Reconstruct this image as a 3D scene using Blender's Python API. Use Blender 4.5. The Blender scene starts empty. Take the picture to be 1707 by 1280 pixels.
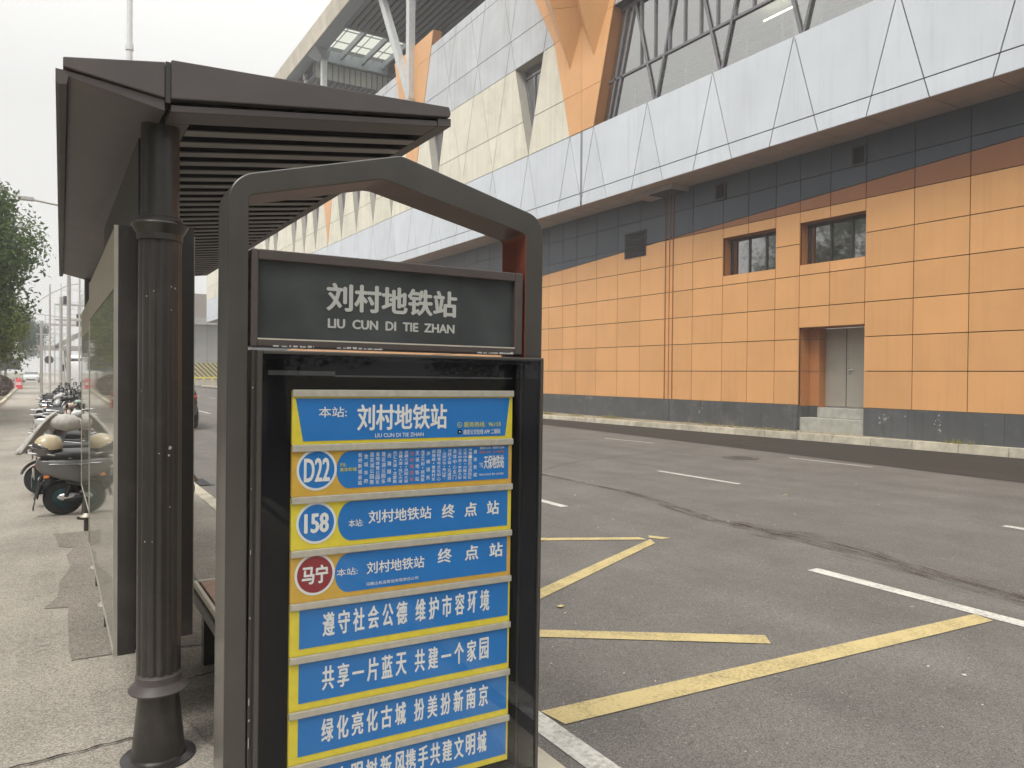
import bpy, bmesh, math, random
from mathutils import Vector, Matrix
random.seed(7)
R_ = math.radians
S = bpy.context.scene
C = S.collection

# ------------------------------------------------------------------ camera
YAW, PITCH, ROLL = R_(31.5), R_(-0.65), R_(0.5)
F = Vector((math.sin(YAW)*math.cos(PITCH), math.cos(YAW)*math.cos(PITCH), math.sin(PITCH)))
R0 = Vector((math.cos(YAW), -math.sin(YAW), 0)); U0 = R0.cross(F)
Rv = R0*math.cos(ROLL) + U0*math.sin(ROLL); Uv = U0*math.cos(ROLL) - R0*math.sin(ROLL)
cam = bpy.data.objects.new('camera', bpy.data.cameras.new('camera')); C.objects.link(cam)
M = Matrix((( Rv.x, Uv.x, -F.x, 0), (Rv.y, Uv.y, -F.y, 0), (Rv.z, Uv.z, -F.z, 1.62), (0, 0, 0, 1)))
cam.matrix_world = M
cam.data.sensor_width = 36; cam.data.lens = 1255*36/1707
cam.data.clip_start = .05; cam.data.clip_end = 2000
S.camera = cam

# ------------------------------------------------------------------ sky, sun, exposure
SUN_EL, SUN_AZ = R_(56), R_(238)          # azimuth clockwise from +Y
w = bpy.data.worlds.new('World'); S.world = w; w.use_nodes = True
nt = w.node_tree; nt.nodes.clear()
sky = nt.nodes.new('ShaderNodeTexSky'); sky.sky_type = 'NISHITA'; sky.sun_disc = False
sky.sun_elevation = SUN_EL; sky.sun_rotation = SUN_AZ; sky.air_density = 1.0; sky.dust_density = 6.0; sky.ozone_density = .6
hs = nt.nodes.new('ShaderNodeHueSaturation'); hs.inputs['Saturation'].default_value = .12
mx = nt.nodes.new('ShaderNodeMixRGB'); mx.inputs[0].default_value = .75; mx.inputs[2].default_value = (10.5, 10.45, 10.15, 1)
bg = nt.nodes.new('ShaderNodeBackground'); bg.inputs[1].default_value = .10
wo = nt.nodes.new('ShaderNodeOutputWorld')
nt.links.new(sky.outputs[0], hs.inputs['Color']); nt.links.new(hs.outputs[0], mx.inputs[1])
geo = nt.nodes.new('ShaderNodeTexCoord'); sxyz = nt.nodes.new('ShaderNodeSeparateXYZ'); nt.links.new(geo.outputs['Generated'], sxyz.inputs[0])
ramp = nt.nodes.new('ShaderNodeMapRange')          # overcast sky: brighter towards the zenith
ramp.inputs[1].default_value = .3; ramp.inputs[2].default_value = 1.; ramp.inputs[3].default_value = 1.; ramp.inputs[4].default_value = 2.45; nt.links.new(sxyz.outputs[2], ramp.inputs[0])
sc_ = nt.nodes.new('ShaderNodeVectorMath'); sc_.operation = 'SCALE'; nt.links.new(mx.outputs[0], sc_.inputs[0]); nt.links.new(ramp.outputs[0], sc_.inputs['Scale'])
nt.links.new(sc_.outputs[0], bg.inputs[0]); nt.links.new(bg.outputs[0], wo.inputs[0])
sl = bpy.data.lights.new('sun', 'SUN'); sl.energy = 1.5; sl.angle = R_(20); sl.color = (1, .95, .87)
sun = bpy.data.objects.new('sun', sl); C.objects.link(sun)
sd = Vector((math.sin(SUN_AZ)*math.cos(SUN_EL), math.cos(SUN_AZ)*math.cos(SUN_EL), math.sin(SUN_EL)))
sun.rotation_euler = sd.to_track_quat('Z', 'Y').to_euler()
S.view_settings.view_transform = 'Standard'; S.view_settings.look = 'None'
S.view_settings.exposure = 0.0; S.view_settings.gamma = 1
S.cycles.max_bounces = 8; S.cycles.transparent_max_bounces = 16; S.cycles.volume_bounces = 1
S.cycles.caustics_reflective = False; S.cycles.caustics_refractive = False

# ------------------------------------------------------------------ materials
def nodes(name):
    m = bpy.data.materials.new(name); m.use_nodes = True
    return m, m.node_tree, m.node_tree.nodes['Principled BSDF']
def N(t, ty, **k):
    n = t.nodes.new(ty)
    for a, b in k.items(): setattr(n, a, b)
    return n
def mat(name, col, rough=.6, metal=0., var=.12, scale=6., bump=0., bscale=60., streak=0., island=0., spec=.5, emit=None, dirt=None, coat=0.):
    m, t, p = nodes(name); L = t.links
    p.inputs['Roughness'].default_value = rough; p.inputs['Metallic'].default_value = metal
    p.inputs['Specular IOR Level'].default_value = spec
    if coat: p.inputs['Coat Weight'].default_value = coat; p.inputs['Coat Roughness'].default_value = .18 if 'frame_paint' in name or 'shelter_bronze' in name else .04
    tc = N(t, 'ShaderNodeTexCoord')
    nz = N(t, 'ShaderNodeTexNoise'); nz.inputs['Scale'].default_value = scale; nz.inputs['Detail'].default_value = 6
    L.new(tc.outputs['Object'], nz.inputs['Vector'])
    mr = N(t, 'ShaderNodeMapRange'); mr.inputs[1].default_value = .3; mr.inputs[2].default_value = .7
    mr.inputs[3].default_value = 1-var; mr.inputs[4].default_value = 1+var
    L.new(nz.outputs[0], mr.inputs[0]); fac = mr.outputs[0]
    if streak:
        mp = N(t, 'ShaderNodeMapping'); mp.inputs['Scale'].default_value = (5, 5, .22)
        n2 = N(t, 'ShaderNodeTexNoise'); n2.inputs['Scale'].default_value = 1.3; n2.inputs['Detail'].default_value = 8; n2.inputs['Roughness'].default_value = .65
        L.new(tc.outputs['Object'], mp.inputs[0]); L.new(mp.outputs[0], n2.inputs[0])
        m2 = N(t, 'ShaderNodeMapRange'); m2.inputs[1].default_value = .5; m2.inputs[2].default_value = .78; m2.inputs[3].default_value = 1; m2.inputs[4].default_value = 1-streak
        L.new(n2.outputs[0], m2.inputs[0])
        mm = N(t, 'ShaderNodeMath', operation='MULTIPLY'); L.new(fac, mm.inputs[0]); L.new(m2.outputs[0], mm.inputs[1]); fac = mm.outputs[0]
    if island:
        g = N(t, 'ShaderNodeNewGeometry'); m3 = N(t, 'ShaderNodeMapRange'); m3.inputs[3].default_value = 1-island; m3.inputs[4].default_value = 1+island
        L.new(g.outputs['Random Per Island'], m3.inputs[0])
        mm = N(t, 'ShaderNodeMath', operation='MULTIPLY'); L.new(fac, mm.inputs[0]); L.new(m3.outputs[0], mm.inputs[1]); fac = mm.outputs[0]
    vm = N(t, 'ShaderNodeVectorMath', operation='SCALE'); vm.inputs[0].default_value = col
    L.new(fac, vm.inputs['Scale']); out = vm.outputs[0]
    if dirt:
        dcol, amt, dsc = dirt
        n4 = N(t, 'ShaderNodeTexNoise'); n4.inputs['Scale'].default_value = dsc; n4.inputs['Detail'].default_value = 10; n4.inputs['Roughness'].default_value = .7
        L.new(tc.outputs['Object'], n4.inputs[0])
        m4 = N(t, 'ShaderNodeMapRange'); m4.inputs[1].default_value = .52; m4.inputs[2].default_value = .72; m4.inputs[3].default_value = 0; m4.inputs[4].default_value = amt
        L.new(n4.outputs[0], m4.inputs[0])
        mc = N(t, 'ShaderNodeMixRGB'); L.new(m4.outputs[0], mc.inputs[0]); L.new(out, mc.inputs[1]); mc.inputs[2].default_value = (*dcol, 1); out = mc.outputs[0]
    L.new(out, p.inputs['Base Color'])
    if bump:
        nb = N(t, 'ShaderNodeTexNoise'); nb.inputs['Scale'].default_value = bscale; nb.inputs['Detail'].default_value = 5
        L.new(tc.outputs['Object'], nb.inputs[0])
        b = N(t, 'ShaderNodeBump'); b.inputs['Strength'].default_value = bump; b.inputs['Distance'].default_value = .01
        L.new(nb.outputs[0], b.inputs['Height']); L.new(b.outputs[0], p.inputs['Normal'])
    if emit:
        p.inputs['Emission Color'].default_value = (*emit[:3], 1); p.inputs['Emission Strength'].default_value = emit[3]
    return m
def asphalt(name, col, speck=.35, big=.15, scale=160, tint=(.16,.145,.12), lightspot=.35):
    m, t, p = nodes(name); L = t.links
    p.inputs['Roughness'].default_value = .85; p.inputs['Specular IOR Level'].default_value = .3
    tc = N(t, 'ShaderNodeTexCoord')
    v = N(t, 'ShaderNodeTexVoronoi'); v.inputs['Scale'].default_value = scale; L.new(tc.outputs['Object'], v.inputs['Vector'])
    sp = N(t, 'ShaderNodeSeparateColor'); L.new(v.outputs['Color'], sp.inputs[0])
    a = N(t, 'ShaderNodeMapRange'); a.inputs[3].default_value = 1-speck; a.inputs[4].default_value = 1+speck; L.new(sp.outputs[0], a.inputs[0])
    n1 = N(t, 'ShaderNodeTexNoise'); n1.inputs['Scale'].default_value = 1.1; n1.inputs['Detail'].default_value = 9; n1.inputs['Roughness'].default_value = .65; L.new(tc.outputs['Object'], n1.inputs[0])
    b = N(t, 'ShaderNodeMapRange'); b.inputs[1].default_value = .3; b.inputs[2].default_value = .7; b.inputs[3].default_value = 1-big; b.inputs[4].default_value = 1+big; L.new(n1.outputs[0], b.inputs[0])
    mp = N(t, 'ShaderNodeMapping'); mp.inputs['Scale'].default_value = (1.3, .07, 1); L.new(tc.outputs['Object'], mp.inputs[0])
    n2 = N(t, 'ShaderNodeTexNoise'); n2.inputs['Scale'].default_value = 1.5; n2.inputs['Detail'].default_value = 6; L.new(mp.outputs[0], n2.inputs[0])
    c = N(t, 'ShaderNodeMapRange'); c.inputs[1].default_value = .35; c.inputs[2].default_value = .65; c.inputs[3].default_value = .92; c.inputs[4].default_value = 1.08; L.new(n2.outputs[0], c.inputs[0])
    m1 = N(t, 'ShaderNodeMath', operation='MULTIPLY'); L.new(a.outputs[0], m1.inputs[0]); L.new(b.outputs[0], m1.inputs[1])
    m2 = N(t, 'ShaderNodeMath', operation='MULTIPLY'); L.new(m1.outputs[0], m2.inputs[0]); L.new(c.outputs[0], m2.inputs[1])
    vm = N(t, 'ShaderNodeVectorMath', operation='SCALE'); vm.inputs[0].default_value = col; L.new(m2.outputs[0], vm.inputs['Scale'])
    n3 = N(t, 'ShaderNodeTexNoise'); n3.inputs['Scale'].default_value = scale*.22; n3.inputs['Detail'].default_value = 3; L.new(tc.outputs['Object'], n3.inputs[0])
    d = N(t, 'ShaderNodeMapRange'); d.inputs[1].default_value = .66; d.inputs[2].default_value = .72; d.inputs[3].default_value = 0; d.inputs[4].default_value = lightspot; L.new(n3.outputs[0], d.inputs[0])
    mc = N(t, 'ShaderNodeMixRGB'); L.new(d.outputs[0], mc.inputs[0]); L.new(vm.outputs[0], mc.inputs[1]); mc.inputs[2].default_value = (.45, .43, .39, 1)
    L.new(mc.outputs[0], p.inputs['Base Color'])
    bp = N(t, 'ShaderNodeBump'); bp.inputs['Strength'].default_value = .5; bp.inputs['Distance'].default_value = .003
    L.new(sp.outputs[1], bp.inputs['Height']); L.new(bp.outputs[0], p.inputs['Normal'])
    return m
def worn_paint(name, col, wear=.5, wscale=35, lo=.45):
    """road paint with worn holes"""
    m, t, p = nodes(name); L = t.links
    p.inputs['Roughness'].default_value = .7
    tc = N(t, 'ShaderNodeTexCoord')
    n1 = N(t, 'ShaderNodeTexNoise'); n1.inputs['Scale'].default_value = wscale; n1.inputs['Detail'].default_value = 8; n1.inputs['Roughness'].default_value = .75; L.new(tc.outputs['Object'], n1.inputs[0])
    n2 = N(t, 'ShaderNodeTexNoise'); n2.inputs['Scale'].default_value = 3; n2.inputs['Detail'].default_value = 5; L.new(tc.outputs['Object'], n2.inputs[0])
    ad = N(t, 'ShaderNodeMath', operation='MULTIPLY_ADD'); L.new(n2.outputs[0], ad.inputs[0]); ad.inputs[1].default_value = .5; L.new(n1.outputs[0], ad.inputs[2])
    mr = N(t, 'ShaderNodeMapRange'); mr.inputs[1].default_value = lo+.25; mr.inputs[2].default_value = lo+.5; mr.inputs[3].default_value = 1; mr.inputs[4].default_value = 1-wear; L.new(ad.outputs[0], mr.inputs[0])
    L.new(mr.outputs[0], p.inputs['Alpha'])
    vm = N(t, 'ShaderNodeVectorMath', operation='SCALE'); vm.inputs[0].default_value = col
    m2 = N(t, 'ShaderNodeMapRange'); m2.inputs[3].default_value = .75; m2.inputs[4].default_value = 1.2; L.new(n1.outputs[0], m2.inputs[0]); L.new(m2.outputs[0], vm.inputs['Scale'])
    L.new(vm.outputs[0], p.inputs['Base Color'])
    return m
def glass(name, tint=(.9, .93, .92), refl=1.0, rough=.01, base=.0, opaque=None):
    """thin pane: fresnel reflection over transparency (or over an opaque body)"""
    m = bpy.data.materials.new(name); m.use_nodes = True; t = m.node_tree; t.nodes.clear(); L = t.links
    o = N(t, 'ShaderNodeOutputMaterial'); fr = N(t, 'ShaderNodeFresnel'); fr.inputs[0].default_value = 1.52
    mm = N(t, 'ShaderNodeMath', operation='MULTIPLY_ADD'); mm.inputs[1].default_value = refl; mm.inputs[2].default_value = base; mm.use_clamp = True; L.new(fr.outputs[0], mm.inputs[0])
    gl = N(t, 'ShaderNodeBsdfGlossy'); gl.inputs['Roughness'].default_value = rough
    if opaque: b = N(t, 'ShaderNodeBsdfDiffuse'); b.inputs[0].default_value = (*opaque, 1)
    else: b = N(t, 'ShaderNodeBsdfTransparent'); b.inputs[0].default_value = (*tint, 1)
    mix = N(t, 'ShaderNodeMixShader'); L.new(mm.outputs[0], mix.inputs[0]); L.new(b.outputs[0], mix.inputs[1]); L.new(gl.outputs[0], mix.inputs[2])
    L.new(mix.outputs[0], o.inputs[0]); return m
def leafmat(name, a, b):
    m, t, p = nodes(name); L = t.links
    g = N(t, 'ShaderNodeNewGeometry'); cr = N(t, 'ShaderNodeMixRGB'); cr.inputs[1].default_value = (*a, 1); cr.inputs[2].default_value = (*b, 1)
    L.new(g.outputs['Random Per Island'], cr.inputs[0]); L.new(cr.outputs[0], p.inputs['Base Color'])
    p.inputs['Roughness'].default_value = .6; p.inputs['Specular IOR Level'].default_value = .25
    tr = N(t, 'ShaderNodeBsdfTranslucent'); L.new(cr.outputs[0], tr.inputs[0])
    mx_ = N(t, 'ShaderNodeMixShader'); mx_.inputs[0].default_value = .25
    L.new(p.outputs[0], mx_.inputs[1]); L.new(tr.outputs[0], mx_.inputs[2])
    L.new(mx_.outputs[0], t.nodes['Material Output'].inputs[0]); return m
def striped(name, c1, c2, per=.5):
    m, t, p = nodes(name); L = t.links
    tc = N(t, 'ShaderNodeTexCoord'); sx = N(t, 'ShaderNodeSeparateXYZ'); L.new(tc.outputs['Object'], sx.inputs[0])
    ad = N(t, 'ShaderNodeMath', operation='ADD'); L.new(sx.outputs[0], ad.inputs[0]); L.new(sx.outputs[2], ad.inputs[1])
    dv = N(t, 'ShaderNodeMath', operation='DIVIDE'); L.new(ad.outputs[0], dv.inputs[0]); dv.inputs[1].default_value = per
    fr = N(t, 'ShaderNodeMath', operation='FRACT'); L.new(dv.outputs[0], fr.inputs[0])
    gt = N(t, 'ShaderNodeMath', operation='GREATER_THAN'); L.new(fr.outputs[0], gt.inputs[0]); gt.inputs[1].default_value = .5
    mc = N(t, 'ShaderNodeMixRGB'); L.new(gt.outputs[0], mc.inputs[0]); mc.inputs[1].default_value = (*c1, 1); mc.inputs[2].default_value = (*c2, 1)
    L.new(mc.outputs[0], p.inputs['Base Color']); p.inputs['Roughness'].default_value = .7; return m

MT = dict(
 road=asphalt('road_asphalt', (.160, .149, .136), .42, .17, 190, lightspot=.6),
 newroad=asphalt('new_asphalt', (.048, .043, .038), .35, .12, 150, lightspot=.05),
 pave=asphalt('pavement_asphalt', (.385, .350, .300), .40, .20, 170, lightspot=.8),
 patch=asphalt('patch_asphalt', (.27, .24, .205), .45, .18, 170, lightspot=.8),
 white=worn_paint('white_paint', (.68, .66, .60), .55, 30, .42),
 faint=worn_paint('faded_white_paint', (.50, .47, .41), .95, 26, .18),
 yellow=worn_paint('yellow_paint', (.60, .48, .23), .55, 60, .44),
 oil=worn_paint('oil_stain', (.095, .064, .054), .88, 60, .245),
 kerb=mat('kerb_stone', (.56, .51, .40), .85, var=.18, scale=4, island=.12, bump=.4, dirt=((.25, .21, .15), .7, 3)),
 dirt=mat('verge_soil', (.33, .28, .2), .95, var=.3, scale=9, bump=.8, bscale=20),
 soil=mat('planting_soil', (.16, .14, .08), .95, var=.4, scale=4, bump=.8, bscale=10),
 orange=mat('orange_panel', (.78, .41, .17), .38, var=.05, scale=.9, streak=.10, island=.06, spec=.4),
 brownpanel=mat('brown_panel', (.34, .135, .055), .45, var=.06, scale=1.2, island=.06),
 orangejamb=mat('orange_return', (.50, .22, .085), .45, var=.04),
 dark=mat('charcoal_panel', (.064, .080, .102), .42, var=.05, scale=1.3, island=.08, streak=.1, spec=.4),
 gap=mat('joint_black', (.02, .012, .008), .9, var=0),
 bluewhite=mat('pale_blue_panel', (.68, .72, .775), .45, var=.05, scale=.8, streak=.12, island=.03, spec=.35, dirt=((.60, .61, .62), .2, 1.1)),
 greywhite=mat('pale_grey_panel', (.58, .60, .63), .45, var=.08, scale=.8, streak=.32, island=.03, spec=.35, dirt=((.40, .40, .30), .3, .6)),
 cream=mat('cream_panel', (.80, .76, .63), .5, var=.06, scale=.8, streak=.26, island=.05, spec=.35, dirt=((.52, .45, .36), .45, .9)),
 creamside=mat('cream_return', (.50, .48, .42), .6, var=.08, scale=2),
 soffit=mat('soffit_panel', (.36, .31, .28), .6, var=.1, scale=2, island=.08),
 plinth=mat('granite_plinth', (.10, .105, .108), .5, var=.14, scale=1.2, streak=.3, island=.1, dirt=((.3, .29, .27), .45, 1.6)),
 step=mat('concrete_step', (.43, .43, .38), .85, var=.12, scale=6, dirt=((.25, .25, .2), .5, 5)),
 steel=mat('brushed_steel_door', (.47, .44, .38), .42, .35, var=.08, scale=3, streak=.15, dirt=((.30, .28, .25), .4, 3)),
 alu=mat('window_frame_metal', (.05, .05, .055), .4, .3),
 mull=mat('mullion_metal', (.21, .20, .22), .4, .3),
 louvre=mat('louvre_metal', (.045, .045, .05), .5, .3),
 roofsteel=mat('roof_blue_steel', (.26, .29, .335), .45, .1, var=.1, streak=.15),
 roofwhite=mat('roof_white_steel', (.6, .62, .62), .45, .1, var=.08, streak=.2),
 roofedge=mat('roof_edge_panel', (.50, .45, .36), .55, var=.15, scale=1, streak=.35, island=.1),
 slat=mat('ceiling_slat', (.12, .12, .125), .5, var=.2, scale=3),
 black=mat('black_void', (.006, .006, .007), .9, var=.1, spec=.05),
 bframe=mat('bronze_frame_paint', (.052, .047, .041), .38, .1, var=.16, scale=5, streak=.3, bump=.05, bscale=200, spec=.5, coat=.7),
 bframeT=mat('bronze_box_paint', (.082, .068, .064), .36, .15, var=.1, scale=6, bump=.04, bscale=200),
 shelter=mat('shelter_bronze_paint', (.031, .027, .025), .42, .1, var=.16, scale=3, streak=.3, dirt=((.13, .11, .1), .3, 5), coat=.4),
 shelterroof=mat('shelter_roof_paint', (.085, .073, .072), .5, 0, var=.14, scale=3, dirt=((.16, .13, .12), .3, 4)),
 slat2=mat('shelter_slat', (.25, .235, .225), .5, .05, var=.12, scale=5),
 chip=mat('paint_chip', (.5, .5, .5), .5, var=.1),
 rail=mat('aluminium_rail', (.60, .56, .47), .38, .3, var=.1, scale=40),
 byellow=mat('board_yellow', (.88, .72, .05), .4, var=.06, scale=30),
 bochre=mat('board_ochre', (.76, .46, .06), .4, var=.07, scale=30),
 bblue=mat('board_blue', (.008, .20, .60), .35, var=.06, scale=9),
 bred=mat('board_red', (.30, .018, .03), .35, var=.05),
 bwhite=mat('board_white', (.88, .89, .87), .45, var=.02),
 bsub=mat('board_small_yellow', (.72, .72, .12), .45, var=.02),
 borange=mat('board_small_orange', (.72, .22, .05), .45, var=.02),
 namegrey=mat('name_glass_grey', (.052, .058, .060), .16, 0, var=.25, scale=7, spec=.5),
 namewhite=mat('name_lettering', (.43, .44, .42), .5, var=.04),
 cabinet=mat('cabinet_black', (.005, .006, .010), .6, var=.2, spec=.15),
 wood=mat('bench_wood', (.46, .27, .19), .5, var=.2, scale=12),
 bark=mat('bark', (.11, .085, .06), .9, var=.3, scale=9, bump=.6, bscale=20),
 pole=mat('pole_grey', (.52, .50, .48), .5, .1, var=.08),
 palepole=mat('pole_pale', (.66, .67, .66), .5, .1, var=.06),
 darkgrey=mat('dark_grey', (.07, .07, .075), .5),
 rubber=mat('rubber', (.022, .022, .024), .75, var=.2, scale=20),
 blackp=mat('black_plastic', (.02, .02, .022), .35),
 tailred=mat('tail_lens', (.22, .012, .012), .3),
 ironlid=mat('worn_iron', (.11, .10, .09), .8, var=.2),
 chrome=mat('chrome', (.65, .65, .65), .18, .9, var=.03),
 redp=mat('red_plastic', (.65, .03, .05), .4),
 concrete=mat('grey_concrete', (.36, .36, .33), .8, var=.1, scale=.7, streak=.3),
 deck=mat('deck_paint', (.28, .24, .21), .7, var=.1),
 inner=mat('interior_wall', (.50, .53, .49), .8, var=.05),
 railing=mat('white_railing', (.88, .88, .86), .4),
 tube=mat('lit_tube', (.9, .9, .7), .5, emit=(1, .93, .6, 6)),
 curtain=mat('curtain', (.42, .43, .38), .9, var=.1, scale=9),
)
G = dict(
 shelter=glass('shelter_panel_glass', refl=.8, base=.20, opaque=(.44, .44, .36), rough=.03),  # pale body colour stands in for the reflected sky
 door=glass('cabinet_glass', (.99, .995, 1), refl=.30, rough=.0),
 win=glass('window_glass', (.6, .64, .62), refl=2.2, base=.34, rough=.035),
 curtainwall=glass('curtain_wall_glass', (.86, .90, .88), refl=.6, base=.45),
 slot=glass('dark_window_glass', refl=1.8, base=.18, opaque=(.05, .055, .06)),
 car=glass('car_glass', refl=1.5, base=.06, opaque=(.02, .022, .025)),
)
stripes = striped('hazard_stripes', (.62, .52, .14), (.06, .055, .05), .62)

# ------------------------------------------------------------------ mesh helpers
class MB:
    def __init__(s): s.v = []; s.f = []; s.smooth = False
    def add(s, vs, fs):
        o = len(s.v); s.v += [tuple(v) for v in vs]; s.f += [tuple(i+o for i in f) for f in fs]; return s
    def box(s, x0, x1, y0, y1, z0, z1):
        x0, x1 = min(x0, x1), max(x0, x1); y0, y1 = min(y0, y1), max(y0, y1); z0, z1 = min(z0, z1), max(z0, z1)
        return s.add([(x0,y0,z0),(x1,y0,z0),(x1,y1,z0),(x0,y1,z0),(x0,y0,z1),(x1,y0,z1),(x1,y1,z1),(x0,y1,z1)],
                     [(0,3,2,1),(4,5,6,7),(0,1,5,4),(1,2,6,5),(2,3,7,6),(3,0,4,7)])
    def hexa(s, b, t):   # bottom 4 (ccw from above), top 4
        return s.add(list(b)+list(t), [(0,3,2,1),(4,5,6,7),(0,1,5,4),(1,2,6,5),(2,3,7,6),(3,0,4,7)])
    def prism(s, poly, axis, a0, a1):
        """convex or simple 2D polygon extruded along axis; poly coords are the two other axes in order"""
        n = len(poly)
        def P(p, a):
            return {'x': (a, p[0], p[1]), 'y': (p[0], a, p[1]), 'z': (p[0], p[1], a)}[axis]
        vs = [P(p, a0) for p in poly] + [P(p, a1) for p in poly]
        ar = sum(poly[i][0]*poly[(i+1)%n][1]-poly[(i+1)%n][0]*poly[i][1] for i in range(n))
        fs = [tuple(range(n)), tuple(range(2*n-1, n-1, -1))] + [(i, i+n, (i+1)%n+n, (i+1)%n) for i in range(n)]
        return s.add(vs, fs)
    def tube(s, pts, r, n=10, cap=True, flat=1.):
        """round bar through pts; r a number or list"""
        pts = [Vector(p) for p in pts]; m = len(pts); rs = r if isinstance(r, (list, tuple)) else [r]*m
        vs = []; up = None
        for i, p in enumerate(pts):
            d = (pts[min(i+1, m-1)]-pts[max(i-1, 0)]).normalized()
            if up is None:
                up = Vector((0, 0, 1)) if abs(d.z) < .9 else Vector((1, 0, 0))
            a = d.cross(up).normalized(); b = a.cross(d).normalized(); up = b
            for k in range(n):
                t = 2*math.pi*k/n; vs.append(p + a*math.cos(t)*rs[i] + b*math.sin(t)*rs[i]*flat)
        fs = [(i*n+k, i*n+(k+1)%n, (i+1)*n+(k+1)%n, (i+1)*n+k) for i in range(m-1) for k in range(n)]
        if cap: fs += [tuple(range(n-1, -1, -1)), tuple(range((m-1)*n, m*n))]
        return s.add(vs, fs)
    def lathe(s, prof, c=(0, 0, 0), axis='z', n=32):
        """profile of (radius, height)"""
        vs = []
        for r, h in prof:
            for k in range(n):
                t = 2*math.pi*k/n; a, b = r*math.cos(t), r*math.sin(t)
                q = {'z': (a, b, h), 'y': (a, h, b), 'x': (h, a, b)}[axis]
                vs.append((q[0]+c[0], q[1]+c[1], q[2]+c[2]))
        m = len(prof); fs = [(i*n+k, i*n+(k+1)%n, (i+1)*n+(k+1)%n, (i+1)*n+k) for i in range(m-1) for k in range(n)]
        fs += [tuple(range(n-1, -1, -1)), tuple(range((m-1)*n, m*n))]
        return s.add(vs, fs)
    def loft(s, secs, n=14, axis='x'):
        """secs: (a, cb, cc, hb, hc, power) superellipse sections along axis a; b, c the others"""
        vs = []
        for a, cb, cc, hb, hc, p in secs:
            for k in range(n):
                t = 2*math.pi*k/n; ct, st = math.cos(t), math.sin(t)
                b = cb + hb*math.copysign(abs(ct)**(2/p), ct); c = cc + hc*math.copysign(abs(st)**(2/p), st)
                vs.append({'x': (a, b, c), 'y': (b, a, c), 'z': (b, c, a)}[axis])
        m = len(secs); fs = [(i*n+k, i*n+(k+1)%n, (i+1)*n+(k+1)%n, (i+1)*n+k) for i in range(m-1) for k in range(n)]
        fs += [tuple(range(n-1, -1, -1)), tuple(range((m-1)*n, m*n))]
        return s.add(vs, fs)
    def ball(s, c, r, nu=14, nv=9, zlo=-1.):
        prof = []
        for i in range(nv+1):
            z = zlo + (1-zlo)*i/nv; prof.append((max(math.sqrt(max(0, 1-z*z)), .002), z))
        o = len(s.v); s.lathe(prof, n=nu)
        for i in range(o, len(s.v)):
            x, y, z = s.v[i]; s.v[i] = (c[0]+x*r[0], c[1]+y*r[1], c[2]+z*r[2])
        return s
    def build(s, name, m, parent=None, smooth=None, bevel=0, seg=2):
        me = bpy.data.meshes.new(name); me.from_pydata(s.v, [], s.f); me.update()
        bm = bmesh.new(); bm.from_mesh(me); bmesh.ops.recalc_face_normals(bm, faces=bm.faces); bm.to_mesh(me); bm.free()
        for k in (m if isinstance(m, (list, tuple)) else [m]): me.materials.append(k)
        o = bpy.data.objects.new(name, me); C.objects.link(o)
        if parent: o.parent = parent
        if smooth is not None:
            me.shade_smooth(); me.set_sharp_from_angle(angle=R_(smooth))
        if bevel:
            b = o.modifiers.new('bevel', 'BEVEL'); b.width = bevel; b.segments = seg; b.limit_method = 'ANGLE'; b.angle_limit = R_(35)
            b.harden_normals = False
        return o
def tag(o, label, cat=None, group=None, kind=None):
    o['label'] = label
    if cat: o['category'] = cat
    if group: o['group'] = group
    if kind: o['kind'] = kind
    return o
def empty(name, loc, rz=0., label=None, cat=None, group=None):
    o = bpy.data.objects.new(name, None); C.objects.link(o); o.location = loc; o.rotation_euler = (0, 0, rz); o.empty_display_size = .2
    if label: tag(o, label, cat, group)
    return o
def struct(o, label=None): 
    o['kind'] = 'structure'
    if label: o['label'] = label
    return o
def copy_tree(o, parent=None):
    c = o.copy(); C.objects.link(c)
    if parent: c.parent = parent
    for ch in list(KIDS.get(o.name, [])) or [x for x in bpy.data.objects if x.parent == o]:
        copy_tree(ch, c)
    return c
KIDS = {}
# ---- text: a flat mesh fitted to a box in the x-z plane, facing -y
_tc = {}
def text_geo(s, off=0.0, vertical=False):
    key = (s, off, vertical)
    if key in _tc: return _tc[key]
    c = bpy.data.curves.new('lettering', 'FONT'); c.body = s; c.offset = off; c.resolution_u = 3
    if vertical: c.body = '\n'.join(s); c.space_line = 1.0
    o = bpy.data.objects.new('lettering', c); C.objects.link(o)
    bpy.context.view_layer.update()
    dg = bpy.context.evaluated_depsgraph_get(); me = bpy.data.meshes.new_from_object(o.evaluated_get(dg), depsgraph=dg)
    vs = [v.co.copy() for v in me.vertices]; fs = [tuple(p.vertices) for p in me.polygons]
    bpy.data.objects.remove(o); bpy.data.curves.remove(c); bpy.data.meshes.remove(me)
    x0 = min(v.x for v in vs); x1 = max(v.x for v in vs); y0 = min(v.y for v in vs); y1 = max(v.y for v in vs)
    r = ([((v.x-x0)/(x1-x0), (v.y-y0)/max(y1-y0, 1e-6)) for v in vs], fs); _tc[key] = r; return r
def text_into(mb, s, x0, z0, x1, z1, y, off=.012, vertical=False):
    p, fs = text_geo(s, .004, vertical)
    b_ = max(off-.004, 0)*(z1-z0)*.85; k = 0
    for dx, dz in ((0, 0),)+(((b_, 0), (-b_, 0), (0, b_*.7), (0, -b_*.7)) if b_ > 0 else ()):
        mb.add([(x0+b_+a*(x1-x0-2*b_)+dx, y-.00012*k, z0+b_*.7+b*(z1-z0-1.4*b_)+dz) for a, b in p], fs); k += 1
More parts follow.
